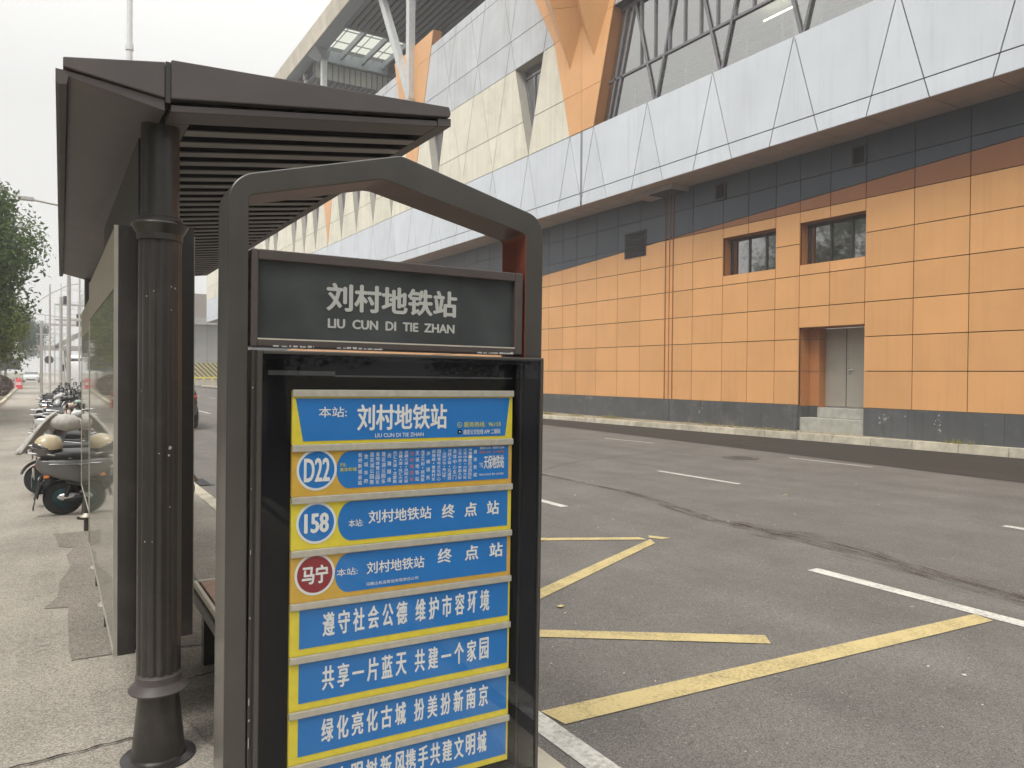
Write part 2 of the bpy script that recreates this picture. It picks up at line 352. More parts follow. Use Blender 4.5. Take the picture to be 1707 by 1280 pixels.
# ---- 2D polygon cutting (for cladding)
def split(poly, p, n):
    a, b = [], []; m = len(poly)
    for i in range(m):
        q, r = poly[i], poly[(i+1) % m]
        dq = (q[0]-p[0])*n[0]+(q[1]-p[1])*n[1]; dr = (r[0]-p[0])*n[0]+(r[1]-p[1])*n[1]
        if dq >= 0: a.append(q)
        if dq <= 0: b.append(q)
        if dq*dr < 0:
            t = dq/(dq-dr); x = (q[0]+t*(r[0]-q[0]), q[1]+t*(r[1]-q[1])); a.append(x); b.append(x)
    return (a if area(a) > 2e-3 else None, b if area(b) > 2e-3 else None)
def area(p):
    if len(p) < 3: return 0
    return abs(sum(p[i][0]*p[(i+1)%len(p)][1]-p[(i+1)%len(p)][0]*p[i][1] for i in range(len(p))))/2
def cut(polys, p, n):
    out = []
    for q in polys:
        a, b = split(q, p, n)
        if a: out.append(a)
        if b: out.append(b)
    return out
def hole(polys, rect):
    y0, y1, z0, z1 = rect; out = []
    for q in polys:
        for (p, n) in (((y0, 0), (-1, 0)), ((y1, 0), (1, 0)), ((0, z0), (0, -1)), ((0, z1), (0, 1))):
            a, b = split(q, p, n)
            if a: out.append(a)
            q = b
            if not q: break
    return out
def inset(poly, d):
    m = len(poly); ar = sum(poly[i][0]*poly[(i+1)%m][1]-poly[(i+1)%m][0]*poly[i][1] for i in range(m))
    if ar < 0: poly = poly[::-1]
    # drop duplicate points
    pp = [poly[i] for i in range(m) if math.dist(poly[i], poly[i-1]) > 1e-5]; m = len(pp)
    if m < 3: return None
    L = []
    for i in range(m):
        a, b = pp[i], pp[(i+1) % m]; dx, dy = b[0]-a[0], b[1]-a[1]; l = math.hypot(dx, dy)
        nx, ny = -dy/l, dx/l; L.append((a[0]+nx*d, a[1]+ny*d, dx/l, dy/l))
    out = []
    for i in range(m):
        x1, y1, u1, v1 = L[i-1]; x2, y2, u2, v2 = L[i]; den = u1*v2-v1*u2
        if abs(den) < 1e-6: out.append((x2, y2)); continue
        t = ((x2-x1)*v2-(y2-y1)*u2)/den; out.append((x1+u1*t, y1+v1*t))
    if area(out) > area(pp) or area(out) < 1e-3: return None
    cx = sum(p[0] for p in out)/m; cy = sum(p[1] for p in out)/m
    return out
def panels(mb, polys, x, depth=.03, gap=.021):
    for q in polys:
        q = inset(q, gap/2)
        if q: mb.prism(q, 'x', x, x+depth)
    return mb
def rect(y0, y1, z0, z1): return [(y0, z0), (y1, z0), (y1, z1), (y0, z1)]
def cen(q): return (sum(p[0] for p in q)/len(q), sum(p[1] for p in q)/len(q))

# ================================================================== GROUND
def sheet(name, poly, z, m, label=None):
    mb = MB(); mb.add([(x, y, z) for x, y in poly], [tuple(range(len(poly)))])
    return mb.build(name, m)
struct(sheet('ground', [(-400, -300), (500, -300), (500, 700), (-400, 700)], -.03, MT['soil']))
struct(sheet('road', [(1.6, -60), (40, -60), (40, 250), (1.6, 250)], 0, MT['road']))
struct(sheet('new_asphalt_strip', [(12.6, -8), (17.2, -8), (17.2, 8), (16.1, 24), (15.95, 100), (14.6, 100), (14.2, 26), (13.9, 18), (13.45, 11), (13.1, 6.5), (12.9, 2)], .004, MT['newroad']))
mb = MB(); mb.box(-3.0, 1.55, -40, 240, -.02, .10)
struct(mb.build('pavement', MT['pave']))
mb = MB()
y = -20.
while y < 130: mb.box(1.55, 1.70, y, y+.99, -.02, .115); y += 1.0
struct(mb.build('kerb', MT['kerb'], bevel=.012))
# painted markings
def marks(name, polys, m, z=.005):
    mb = MB()
    for q in polys: mb.add([(x, y, z) for x, y in q], [tuple(range(len(q)))])
    return mb.build(name, m)
def linep(a, b, w_):
    a, b = Vector(a), Vector(b); d = (b-a).normalized(); n = Vector((-d.y, d.x))*w_/2
    return [tuple(a-n), tuple(b-n), tuple(b+n), tuple(a+n)]
white = [linep((1.95, -6), (1.95, 9.2), .125)]
white += [linep((5.51, 4.09), (5.51, -1.9), .135), linep((5.44, 9.2), (5.44, 7.6), .12)]
for k in range(7): white.append(linep((5.45, 14+6*k), (5.45, 17+6*k), .12))
white += [linep((8.95, 9.75), (8.95, 7.95), .10), linep((9.03, 4.25), (9.03, 2.2), .12), linep((9.0, 14.5), (9.0, 16.7), .1)]
for k in range(8): white.append(linep((9.0, 21+6*k), (9.0, 23.5+6*k), .1))
white += [linep((12.83, 10.1), (12.86, 8.3), .07), linep((12.43, 15.6), (12.6, 13.9), .07)]
for k in range(6): white.append(linep((12.3, 20+7*k), (12.3, 23+7*k), .07))
struct(marks('white_road_marking', white, MT['white']), 'white painted lane and edge lines on the road')
yel = [linep((2.02, 2.9), (5.08, 2.72), .001)]
yel = [[(2.016, 3.0), (2.04, 2.83), (5.40, 2.60), (5.44, 2.74)],
       [(3.83, 3.18), (3.74, 3.06), (2.25, 4.10), (2.30, 4.22)],
       [(5.12, 5.58), (4.98, 5.56), (2.12, 3.80+.02), (2.12, 3.95+.02)],
       [(5.06, 5.78), (5.06, 5.66), (2.12, 7.15), (2.12, 7.30)],
       [(5.20, 5.80), (5.32, 5.60), (5.20, 5.60), (5.14, 5.72)]]
yel[2] = [(5.10, 5.66), (5.02, 5.50), (2.12, 4.08), (2.12, 4.24)]
struct(marks('yellow_road_marking', yel, MT['yellow'], .006), 'yellow zigzag lines of the bus stop bay')
struct(marks('faded_path_marking', [linep((-.12, 2.6), (.02, 9.6), .16), linep((.10, 6.75), (.28, 6.78), .1), [(-.1, 5.95), (.12, 6.1), (.1, 6.25), (-.1, 6.1)]], MT['faint'], .1105), 'worn white line on the cycle path')
# asphalt repair patches with ragged edges
def ragged(poly, amp=.02, step=.12):
    out = []
    for i in range(len(poly)):
        a, b = Vector(poly[i]), Vector(poly[(i+1) % len(poly)]); n = max(1, int((b-a).length/step))
        for k in range(n):
            p = a.lerp(b, k/n); out.append((p.x+random.uniform(-amp, amp), p.y+random.uniform(-amp, amp)))
    return out
mb = MB()
for q in ([(.022, 8.241), (.071, 7.604), (.18, 7.504), (.116, 7.214), (.135, 6.768), (.052, 6.299), (.038, 5.918), (-.032, 5.664), (.103, 5.608), (.089, 5.194), (.092, 4.569), (.276, 4.561), (.8, 4.45), (1.1, 8.2)],
          [(.42, 3.85), (1.5, 3.95), (1.52, 3.2), (.6, 3.1)]):
    r = ragged(q, .007, .16); o_ = len(mb.v); mb.v += [(x, y, .1045) for x, y in r]; mb.f.append(tuple(range(o_, o_+len(r))))
struct(mb.build('asphalt_patch', MT['patch']))
mb = MB()
def crack(a, b, w_=.006, z=.1082, n=30, amp=.006):
    a, b = Vector(a), Vector(b); d = (b-a).normalized(); nn = Vector((-d.y, d.x)); L_ = []; off = 0
    for i in range(n+1):
        off = off*.7+random.uniform(-amp, amp); p = a.lerp(b, i/n)+nn*off; ww = w_*random.uniform(.3, 1.2)
        L_ += [(p.x-nn.x*ww, p.y-nn.y*ww, z), (p.x+nn.x*ww, p.y+nn.y*ww, z)]
    mb.add(L_, [(2*i, 2*i+1, 2*i+3, 2*i+2) for i in range(n)])
crack((-.3, 3.42), (.3, 3.46)); crack((.42, 3.95), (1.2, 4.15)); crack((-.1, 3.38), (-.75, 2.9))
struct(mb.build('pavement_crack', MT['gap']), 'thin dark cracks along the asphalt patches')
# oil stain: broken streaks dragged along the driving direction
mb = MB(); pts = [(7.2, 12.5), (6.9, 10.3), (6.9, 8.1), (6.4, 6.0), (6.5, 5.0), (6.35, 3.8), (6.1, 2.7), (5.9, 1.6)]; ws = [.02, .04, .07, .16, .24, .20, .14, .10]
ro = random.Random(4)
for i in range(620):
    t = ro.random()**.8*(len(pts)-1.001); k = int(t); f_ = t-k
    x = pts[k][0]*(1-f_)+pts[k+1][0]*f_; y = pts[k][1]*(1-f_)+pts[k+1][1]*f_; w_ = ws[k]*(1-f_)+ws[k+1]*f_
    dx, dy = pts[k+1][0]-pts[k][0], pts[k+1][1]-pts[k][1]; l = math.hypot(dx, dy); dx /= l; dy /= l
    o_ = ro.gauss(0, w_*.55); L_ = ro.uniform(.05, .34); h_ = ro.uniform(.005, .022); x += o_; z = .0065+i*4e-6
    mb.add([(x-dx*L_, y-dy*L_, z), (x-dx*L_*.2+dy*h_, y-dy*L_*.2-dx*h_, z), (x+dx*L_, y+dy*L_, z), (x+dx*L_*.1-dy*h_, y+dy*L_*.1+dx*h_, z)], [(0, 1, 2, 3)])
struct(mb.build('oil_stain', MT['oil']), 'dark oily streak dribbled along the road')
mb = MB()
crack((8.6, 11.6), (17.0, 13.6), .012, .0095, 60, .03); crack((5.2, 9.5), (8.6, 11.6), .010, .0095, 30, .02); crack((3.2, 5.6), (4.4, 6.3), .004, .0095, 20, .01)
struct(mb.build('road_crack', MT['ironlid']), 'thin wandering cracks across the road')
# fallen leaves, grit and scraps lying about
mb = MB(); rl = random.Random(9)
for k in range(150):
    x = rl.uniform(2.2, 12); y = rl.uniform(1.2, 12)*(.4+.06*x); r = rl.choice((.003, .004, .006, .008, .012)); a = rl.uniform(0, 6.3)
    z = .009; mb.add([(x+r*math.cos(a+t)*f, y+r*math.sin(a+t)*f, z+(.004 if i == 1 else 0)) for i, (t, f) in enumerate(((0, 1.3), (1.3, .6), (3.1, 1.2), (4.6, .7)))], [(0, 1, 2, 3)])
o = mb.build('grit', mat('pale_grit', (.50, .46, .38), .9, var=.3, island=.5)); tag(o, 'pale grit and scraps scattered over the road surface', 'grit', kind='stuff')
mb = MB()
for (x, y) in ((5.05, 2.05), (3.05, 4.3), (8.7, 6.9)):
    mb.add([(x+.03*math.cos(t), y+.022*math.sin(t), .010+.004*(i % 2)) for i, t in enumerate((0, 1, 2, 3.1, 4.2, 5.2))], [(0, 1, 2, 3, 4, 5)])
o = mb.build('fallen_leaves', mat('dry_leaf', (.55, .46, .2), .8, var=.2)); tag(o, 'small yellowed leaves dropped on the road', 'leaves', kind='stuff')
# far kerb, verge behind it
def kx(y): return 17.12-(y-8)*.0655 if y < 24 else 16.07-(y-24)*.0015
def kz(y): return .21-(y-8)*.0045 if y < 24 else .14
mb = MB(); y = -6.
while y < 100:
    a, b = y+.006, y+.994
    x0, x1, z0, z1 = kx(a), kx(b), kz(max(a, 0)), kz(max(b, 0))
    mb.hexa([(x0, a, -.01), (x0+.17, a, -.01), (x1+.17, b, -.01), (x1, b, -.01)], [(x0+.015, a, z0), (x0+.17, a, z0), (x1+.17, b, z1), (x1+.015, b, z1)]); y += 1.
struct(mb.build('far_kerb', MT['kerb'], bevel=.01))
mb = MB(); L_ = []
ys = [-6+i for i in range(107)]
for y in ys: L_ += [(kx(y)+.16, y, kz(max(y, 0))-.01), (17.40, y, kz(max(y, 0))+.03)]
mb.add(L_, [(2*i, 2*i+1, 2*i+3, 2*i+2) for i in range(len(ys)-1)])
struct(mb.build('verge', MT['dirt']))
# dry weeds on the verge
mb = MB()
for cx_, cy_, n_, s_ in ((16.95, 20.9, 260, .7), (16.6, 24.4, 160, .5), (17.0, 16, 120, 1.2), (17.15, 9.1, 80, .4), (17.0, 14, 90, .8), (16.7, 22.6, 60, .4)):
    for i in range(n_):
        x = min(cx_+random.gauss(0, .07), 17.2); y = cy_+random.gauss(0, s_*.5); h = random.uniform(.03, .13); a = random.uniform(0, 6.3); dx, dy = math.cos(a)*.012, math.sin(a)*.012
        z = kz(max(y, 0))+.0; lx, ly = random.uniform(-.05, .05), random.uniform(-.05, .05)
        mb.add([(x-dx, y-dy, z), (x+dx, y+dy, z), (x+lx, y+ly, z+h)], [(0, 1, 2)])
o = mb.build('dry_weeds', leafmat('dry_weed', (.42, .34, .16), (.22, .24, .08))); tag(o, 'dry yellowish weeds along the foot of the station wall', 'weeds', kind='stuff')

# manhole on the far side of the road
mh = empty('manhole_cover', (11.9, 10.55, 0), 0, 'round dark manhole cover set in the far lane', 'manhole cover')
mb = MB(); mb.lathe([(.36, .003), (.36, .010), (.30, .010)], n=40); mb.build('frame', MT['ironlid'], mh)
mb = MB(); mb.lathe([(.295, .004), (.295, .009)], n=40)
for i in range(-5, 6):
    for j in range(-5, 6):
        if i*i+j*j < 24: mb.box(i*.05-.017, i*.05+.017, j*.05-.017, j*.05+.017, .009, .013)
mb.build('lid', MT['ironlid'], mh)
# drain grate at the near kerb
dg_ = empty('drain_grate', (1.86, 11.9, 0), 0, 'iron drain grate at the kerb beyond the bus shelter', 'drain grate')
mb = MB()
for k in range(9): mb.box(-.12, .12, -.35+k*.085, -.35+k*.085+.04, .006, .012)
mb.box(-.16, -.12, -.4, .4, .006, .013); mb.box(.12, .16, -.4, .4, .006, .013); mb.build('bars', MT['darkgrey'], dg_)
mb = MB(); mb.box(-.12, .12, -.38, .38, .004, .0055); mb.build('pit', MT['black'], dg_)

# ================================================================== STATION BUILDING
B = empty('station_building', (17.3, 20, 0), 0, 'metro station building with orange lower wall, white overhanging upper storey and steel canopy roof', 'building')
Boff = Vector((17.3, 20, 0))
def bb(mb, name, m, parent=None, **k):
    o = mb.build(name, m, parent or B, **k)
    if parent is None: o.location = -Boff
    return o
WX = 17.3; Y0, Y1 = -6., 97.
vys = [8.94-1.25*i for i in range(1, 12)] + [8.94, 10.2, 11.44, 13.37, 14.17, 15.14, 16.11, 17.36, 18.22, 18.62, 19.84, 21.06, 22.28, 23.52, 24.44, 25.42]
y = 25.42
while y < 95: y += 1.22; vys.append(y)
hzs = [1.79+.862*k for k in range(8)]
holes = [(11.44, 13.37, -1, 2.96), (11.44, 13.37, 4.66, 5.79), (14.17, 16.11, 4.66, 5.79)]
polys = [rect(Y0, Y1, .90, 7.95)]
for y in vys: polys = cut(polys, (y, 0), (1, 0))
polys2 = []
for q in polys:   # the pair of close joints
    polys2.append(q)
polys = polys2
for z in hzs: polys = cut(polys, (0, z), (0, 1))
for q_ in (18.42,): polys = cut(polys, (q_, 0), (1, 0))
for h in holes: polys = hole(polys, h)
# extra joint above door/window middle
tmp = []
for q in polys:
    c = cen(q)
    if 11.44 < c[0] < 13.37: tmp += cut([q], (12.44, 0), (1, 0))
    else: tmp.append(q)
polys = tmp
# colour line, slowly rising towards the near end
def bl(y): return 6.64-.0541*(y-8.94)
org, drk = [], []
for q in polys:
    a, b = split(q, (8.94, 6.64), (.0541, 1))
    if a: drk.append(a)
    if b: org.append(b)
brn = [q for q in org if cen(q)[1] > 6.10]; org = [q for q in org if cen(q)[1] <= 6.10]  # orange panels above this joint darkened to brown
bb(panels(MB(), org, WX), 'orange_wall', MT['orange'])
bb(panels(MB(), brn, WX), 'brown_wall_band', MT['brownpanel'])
bb(panels(MB(), drk, WX), 'charcoal_wall', MT['dark'])
back = [rect(Y0, Y1, .2, 7.95)]
for h in holes: back = hole(back, h)
mb = MB()
for q in back: mb.prism(q, 'x', WX+.035, WX+.08)
bb(mb, 'wall_backing', MT['gap'])
# plinth: granite slabs
mb = MB(); y = Y0
edges = [-6, -3, -.1, 2.9, 5.8, 8.15, 10.25, 11.40]
sl_ = [(edges[i], edges[i+1]) for i in range(len(edges)-1)] + [(13.365, 15.3), (15.3, 16.9), (16.9, 18.3), (18.33, 19.9), (19.9, 21.4), (21.4, 22.9), (22.9, 24.4)]
y = 24.4
while y < 97: sl_.append((y, min(y+1.5, 97))); y += 1.5
for a, b in sl_: mb.box(WX-.05, WX+.03, a+.004, b-.004, .12, .90)
mb.box(WX+.04, WX+.05, Y0, 11.4, .1, .9); mb.box(WX+.04, WX+.05, 13.45, 97, .1, .9)
bb(mb, 'plinth', MT['plinth'])
# paint chips on the plinth
mb = MB()
for cy_, cz_, n_, sy, sz in ((10.85, .62, 10, .12, .06), (9.55, .58, 12, .05, .10), (16.9, .62, 4, .03, .08), (22.8, .84, 10, .25, .05), (21.5, .86, 6, .2, .04), (10.3, .75, 2, .05, .03)):
    for i in range(n_):
        y = cy_+random.gauss(0, sy); z = cz_+random.gauss(0, sz); r = random.uniform(.008, .028)
        mb.add([(WX-.0515, y+r*math.cos(a)*random.uniform(.5, 1), z+r*math.sin(a)*random.uniform(.6, 1.3)) for a in (0, 1.2, 2.4, 3.6, 5)], [(0, 1, 2, 3, 4)])
bb(mb, 'paint_chips', MT['chip'])
# door recess
mb = MB()
mb.box(WX+.031, 17.78, 13.37, 13.45, .12, 2.97); mb.box(17.785, 17.82, 13.08, 13.45, .12, 2.97); mb.box(17.825, 18.08, 13.075, 13.13, .12, 2.97)
mb.box(WX+.031, 18.1, 11.36, 11.44, .12, 2.97); mb.box(WX+.031, 18.1, 11.44, 13.37, 2.96, 3.0)
bb(mb, 'door_recess', MT['orangejamb'])
mb = MB()
for z in (1.79, 2.65): mb.box(WX+.035, 17.783, 13.364, 13.369, z, z+.014); mb.box(17.779, 17.784, 13.09, 13.36, z, z+.014); mb.box(17.82, 18.06, 13.069, 13.074, z, z+.014)
mb.box(WX+.031, 17.775, 13.362, 13.369, .12, .88); mb.box(17.776, 17.784, 13.08, 13.362, .12, .88)
bb(mb, 'recess_trim', MT['plinth'])
d = bb(MB().box(18.05, 18.09, 11.50, 13.07, .86, 2.95), 'door', MT['steel'])
for a, b in ((11.78, 12.415), (12.43, 13.04)):
    MB().box(18.035, 18.052, a, b, .88, 2.90).build('leaf', MT['steel'], d, bevel=.004)
MB().box(18.03, 18.05, 12.415, 12.43, .88, 2.9).build('seam', MT['gap'], d)
mb = MB(); mb.tube([(18.03, 12.33, 1.83), (17.99, 12.33, 1.83), (17.99, 12.21, 1.83)], .012, 8); mb.box(18.022, 18.035, 12.305, 12.355, 1.72, 1.88); mb.build('handle', MT['chrome'], d)
mb = MB(); mb.box(17.34, 18.04, 11.45, 13.34, .12, .57); mb.box(17.70, 18.04, 11.45, 13.06, .575, .84)
bb(mb, 'steps', MT['step'], bevel=.01)
# windows in the orange wall
for (a, b) in ((11.44, 13.37), (14.17, 16.11)):
    z0, z1 = 4.66, 5.79
    mb = MB(); mb.box(WX+.031, 17.80, b, b+.03, z0-.03, z1+.03); mb.box(WX+.031, 17.80, a-.03, a, z0-.03, z1+.03); mb.box(WX+.031, 17.80, a, b, z0-.03, z0); mb.box(WX+.031, 17.80, a, b, z1, z1+.03)
    wnd = bb(mb, 'window', MT['orangejamb'])
    mb = MB(); xf = 17.62; t = .05
    mb.box(xf, xf+.07, a, b, z0, z0+t); mb.box(xf, xf+.07, a, b, z1-t*2, z1)
    for y in (a+.02, a+(b-a)*.30, a+(b-a)*.62, b-.05): mb.box(xf-.002, xf+.072, y-.03, y+.03, z0+t, z1-2*t)
    mb.build('frame', MT['alu'], wnd)
    MB().box(xf+.03, xf+.036, a, b, z0+t, z1-2*t).build('pane', G['win'], wnd)
    mb = MB()
    for y in (a+(b-a)*.08, b-(b-a)*.22):
        L_ = []
        for k in range(13): L_ += [(xf+.25+.02*(k % 2), y-.12+k*.03, z0), (xf+.25+.02*(k % 2), y-.12+k*.03, z1)]
        mb.add(L_, [(2*k, 2*k+1, 2*k+3, 2*k+2) for k in range(12)])
        mb.build('curtain', MT['curtain'], wnd); mb = MB()
    MB().box(18.6, 18.62, a-.6, b+.6, z0-.5, z1+.5).build('room_wall', MT['black'], wnd)
# louvre
lv = bb(MB().box(WX-.03, WX+.03, 19.56, 20.66, 5.74, 6.64), 'louvre', MT['louvre'])
mb = MB()
for k in range(9):
    z = 5.80+k*.092; mb.hexa([(WX-.075, 19.62, z), (WX-.032, 19.62, z+.05), (WX-.032, 20.60, z+.05), (WX-.075, 20.60, z)], [(WX-.075, 19.62, z+.008), (WX-.032, 19.62, z+.06), (WX-.032, 20.60, z+.06), (WX-.075, 20.60, z+.008)])
mb.build('blade', MT['louvre'], lv)
for y, z in ((11.62, 7.1), (16.2, 7.12), (29.5, 5.9)):
    v_ = bb(MB().box(WX-.06, WX+.02, y-.2, y+.2, z-.16, z+.36), 'vent', MT['louvre']); MB().box(WX-.065, WX-.061, y-.15, y+.15, z-.1, z+.3).build('grille', MT['black'], v_)
# downpipes near the expansion joint
mb = MB()
for y in (18.24, 18.40, 18.58): mb.tube([(WX-.012, y, .92), (WX-.012, y, 7.6)], .013, 8)
bb(mb, 'downpipe', MT['brownpanel'])
# soffit
FX = 16.05
mb = MB(); pol = [(FX+.02, Y0), (WX+.03, Y0), (WX+.03, Y1), (FX+.02, Y1)]
per = [20.91-2.75*j for j in range(-0, 10)] + [22.32+2.8*k for k in range(27)]
per = sorted(per)
jy = sorted([p+s*.737 for p in per for s in (-1, 1)])
jy = [Y0]+[y for y in jy if Y0 < y < Y1]+[Y1]
for a, b in zip(jy, jy[1:]):
    if b-a > .05: mb.box(FX+.01, WX+.02, a+.008, b-.008, 7.65, 7.68)
bb(mb, 'soffit', MT['soffit'])
bb(MB().box(FX+.03, WX+.3, Y0, Y1, 7.685, 10.2), 'upper_floor_backing', MT['gap'])
sb = bb(MB().box(16.5, 17.25, 17.5, 19.3, 7.50, 7.649), 'soffit_box', MT['soffit'])
MB().box(16.55, 17.2, 17.6, 18.6, 7.48, 7.498).build('lamp', MT['louvre'], sb)
# fascia with triangular joints
SL = .28
polys = [rect(Y0, Y1, 7.65, 10.28)]
polys = cut(polys, (0, 8.10), (0, 1)); polys = cut(polys, (21.6, 0), (1, 0))
def cut_range(polys, p, n, y0, y1):
    out = []
    for q in polys:
        if max(v[0] for v in q) < y0 or min(v[0] for v in q) > y1: out.append(q)
        else: out += cut([q], p, n)
    return out
for yk in per:
    for s in (-1, 1):
        polys = cut_range(polys, (yk, 10.28), (1, s*SL), yk-.75, yk+.75)
bb(panels(MB(), polys, FX, .028, .030), 'fascia', MT['bluewhite'])
bb(MB().box(FX-.012, FX+.02, 21.56, 21.585, 7.66, 12.9).box(FX-.012, FX+.02, 21.63, 21.655, 7.66, 12.9), 'expansion_joint', MT['mull'])
# upper cladding
VS = .277
left = [22.32+2.8*k for k in range(27)]
slots = {1: 'window', 4: 'window', 6: 'w', 7: 'w', 8: 'w', 9: 'w', 11: 'w', 12: 'w', 13: 'w', 15: 'w', 16: 'w', 18: 'w'}
def tri_in(y, z, yk, s=VS): return abs(y-yk) < s*(z-10.28)
def orange_cell(y, z):
    for yc, two in ((22.32, 1), (36.32, 0), (50.32, 0)):
        fl = .62 if two else .31
        hi = yc+(VS*(z-10.28) if z < 14 else 1.03+fl*(z-14))
        base = 20.91 if two else yc
        lo = base-(VS*(z-10.28) if z < 14 else 1.03+fl*(z-14))
        if lo < y < hi: return True
    return False
polys = [rect(20.95-6, Y1, 10.28, 17.87)]
for z in (11.71, 14.0, 15.25, 17.43): polys = cut(polys, (0, z), (0, 1))
for yk in left+[20.91]:
    for s in (-1, 1): polys = cut_range(polys, (yk, 10.28), (1, s*VS), yk-2.2, yk+2.2)
for yc in (22.32, 36.32, 50.32):
    polys = [r for q in polys for r in (cut([q], (yc+1.03, 14.), (1, -.62 if yc < 30 else -.31)) if cen(q)[1] > 14 and abs(cen(q)[0]-yc) < 6 else [q])]
for yc in (20.91, 36.32, 50.32):
    polys = [r for q in polys for r in (cut([q], (yc-1.03, 14.), (1, .62 if yc < 30 else .31)) if cen(q)[1] > 14 and abs(cen(q)[0]-yc) < 6 else [q])]
cr, gr, bk = [], [], []
for q in polys:
    y, z = cen(q)
    if orange_cell(y, z): continue
    if y < 20.91 and z < 14: continue
    if any(z < 14 and tri_in(y, z, left[k]) for k in slots): continue
    bk.append(q); (cr if z < 14 else gr).append(q)
bb(panels(MB(), cr, FX, .028, .030), 'cream_cladding', MT['cream'])
bb(panels(MB(), gr, FX, .028, .030), 'grey_cladding', MT['greywhite'])
mb = MB()
for q in bk: mb.prism(q, 'x', FX+.032, FX+.06)
bb(mb, 'cladding_backing', MT['gap'])
# wedge slots with windows
for k, kind in slots.items():
    yk = left[k]; t = 1.03; zt, zb = 14., 10.28; D = .42 if kind == 'window' else .35
    mb = MB()
    for s in (-1, 1):
        mb.add([(FX+.03, yk, zb), (FX+.03, yk+s*t, zt), (FX+D, yk+s*t, zt), (FX+D, yk, zb)], [(0, 1, 2, 3)])
        mb.add([(FX+.03, yk-s*.02, zb), (FX+.03, yk+s*t+s*.02, zt), (FX+D, yk+s*t+s*.02, zt), (FX+D, yk-s*.02, zb)], [(0, 1, 2, 3)])
    mb.box(FX+.03, FX+D, yk-t, yk+t, zt, zt+.03)
    wn = bb(mb, 'window', MT['creamside'])
    mb = MB(); mb.prism([(yk, zb), (yk+t, zt), (yk-t, zt)], 'x', FX+D, FX+D+.02)
    mb.build('pane', G['slot'], wn)
    mb = MB(); x = FX+D-.05; mb.box(x, x+.05, yk-t+.02, yk+t-.02, zt-.42, zt-.36); mb.box(x, x+.05, yk-t, yk+t, zt-.06, zt); mb.box(x, x+.05, yk+.12, yk+.18, zb+.9, zt-.42)
    for s in (-1, 1): mb.prism([(yk, zb+.1), (yk+s*(t-.02), zt), (yk+s*(t-.1), zt), (yk, zb+.4)], 'x', x, x+.05)
    mb.build('frame', MT['mull'], wn)
# orange columns growing out of the facade
def orange_col(yc, yr, fl=.62):
    def prof(z): return VS*(z-10.28) if z < 14 else 1.03+fl*(z-14)
    zs = [10.28, 11.71, 14., 15.25, 17.43, 18.6]
    mb = MB()
    polyL = [(yc+prof(z), z) for z in zs]; polyR = [(yr-prof(z), z) for z in zs]
    mid = (yc+yr)/2
    cells = []
    for i in range(len(zs)-1):
        cells.append([(mid, zs[i]), (polyL[i][0], zs[i]), (polyL[i+1][0], zs[i+1]), (mid, zs[i+1])])
        cells.append([(mid, zs[i]), (polyR[i][0], zs[i]), (polyR[i+1][0], zs[i+1]), (mid, zs[i+1])])
    for q in cells:
        q = [q[i] for i in range(4) if math.dist(q[i], q[i-1]) > 1e-4]
        q = inset(q, .007)
        if q: mb.prism(q, 'x', FX-.02, FX+.02)
    o = bb(mb, 'orange_column', MT['orange'])
    mb = MB()   # solid returns
    for P, s in ((polyL, 1), (polyR, -1)):
        for i in range(len(zs)-1):
            a, b = P[i], P[i+1]
            mb.add([(FX+.02, a[0], a[1]), (FX+.02, b[0], b[1]), (FX+.45, b[0], b[1]), (FX+.45, a[0], a[1])], [(0, 1, 2, 3)])
    mb.prism([(yr, 10.28), (yc+.001, 10.28)]+polyL[1:]+polyR[:0:-1], 'x', FX+.03, FX+.05)
    mb.build('return', MT['orangejamb'], o)
    for tip in (sorted({yc, yr}) if fl > .5 else ()):  # pointed wedges flaring outward
        mb = MB(); z0, z1, z2 = 12.7, 14.6, 18.6
        h = lambda z: .53*(z-z0); out = lambda z: .46*(z-z0)
        for za, zb_ in ((z0, z1), (z1+.014, z2)):
            A = [(FX-.021, tip-h(za), za), (FX-.021-out(za), tip-.05*(za-z0), za), (FX-.021, tip+h(za), za)]
            Bq = [(FX-.021, tip-h(zb_), zb_), (FX-.021-out(zb_), tip-.05*(zb_-z0), zb_), (FX-.021, tip+h(zb_), zb_)]
            mb.add(A+Bq, [(0, 1, 4, 3), (1, 2, 5, 4), (0, 3, 5, 2), (3, 4, 5), (2, 1, 0)])
        mb.build('wedge', MT['orange'], o)
orange_col(22.32, 20.91); orange_col(36.32, 36.32, .31); orange_col(50.32, 50.32, .31)
# curtain wall with v mullions
GX = 16.40
cw = bb(MB().add([(GX+.03, Y0, 10.2), (GX+.03, 20.9, 10.2), (GX+.03, 20.9, 14.0), (GX+.03, Y0, 14.0)], [(0, 1, 2, 3)]), 'curtain_wall', G['curtainwall'])
if cw.data.polygons[0].normal.x > 0: cw.data.flip_normals()
mb = MB(); wv = .035
def bar(y0, z0, y1, z1, w_=.035, x0=GX-.03, x1=GX+.07):
    a = Vector((y0, z0)); b = Vector((y1, z1)); d = (b-a).normalized(); n = Vector((-d.y, d.x))*w_
    mb.prism([tuple(a-n), tuple(b-n), tuple(b+n), tuple(a+n)], 'x', x0, x1)
bar(Y0, 11.71, 20.9, 11.71); bar(Y0, 13.93, 20.9, 13.93, .05)
for j in range(1, 10):
    yk = 20.91-2.75*j
    for s in (-1, 1): bar(yk, 10.28, yk+s*VS*3.7, 13.98, .04, GX-.045, GX-.005)
bar(20.3, 10.28, 19.2, 13.95, .05); bar(20.55, 10.28, 19.55, 13.95, .05)
y = 18.88
while y > Y0: bar(y, 11.75, y, 13.9, .028); y -= .66
mb.build('mullion', MT['mull'], cw)
bb(MB().box(FX+.03, GX+.4, Y0, 20.9, 14.0, 14.05), 'window_head', MT['alu'])
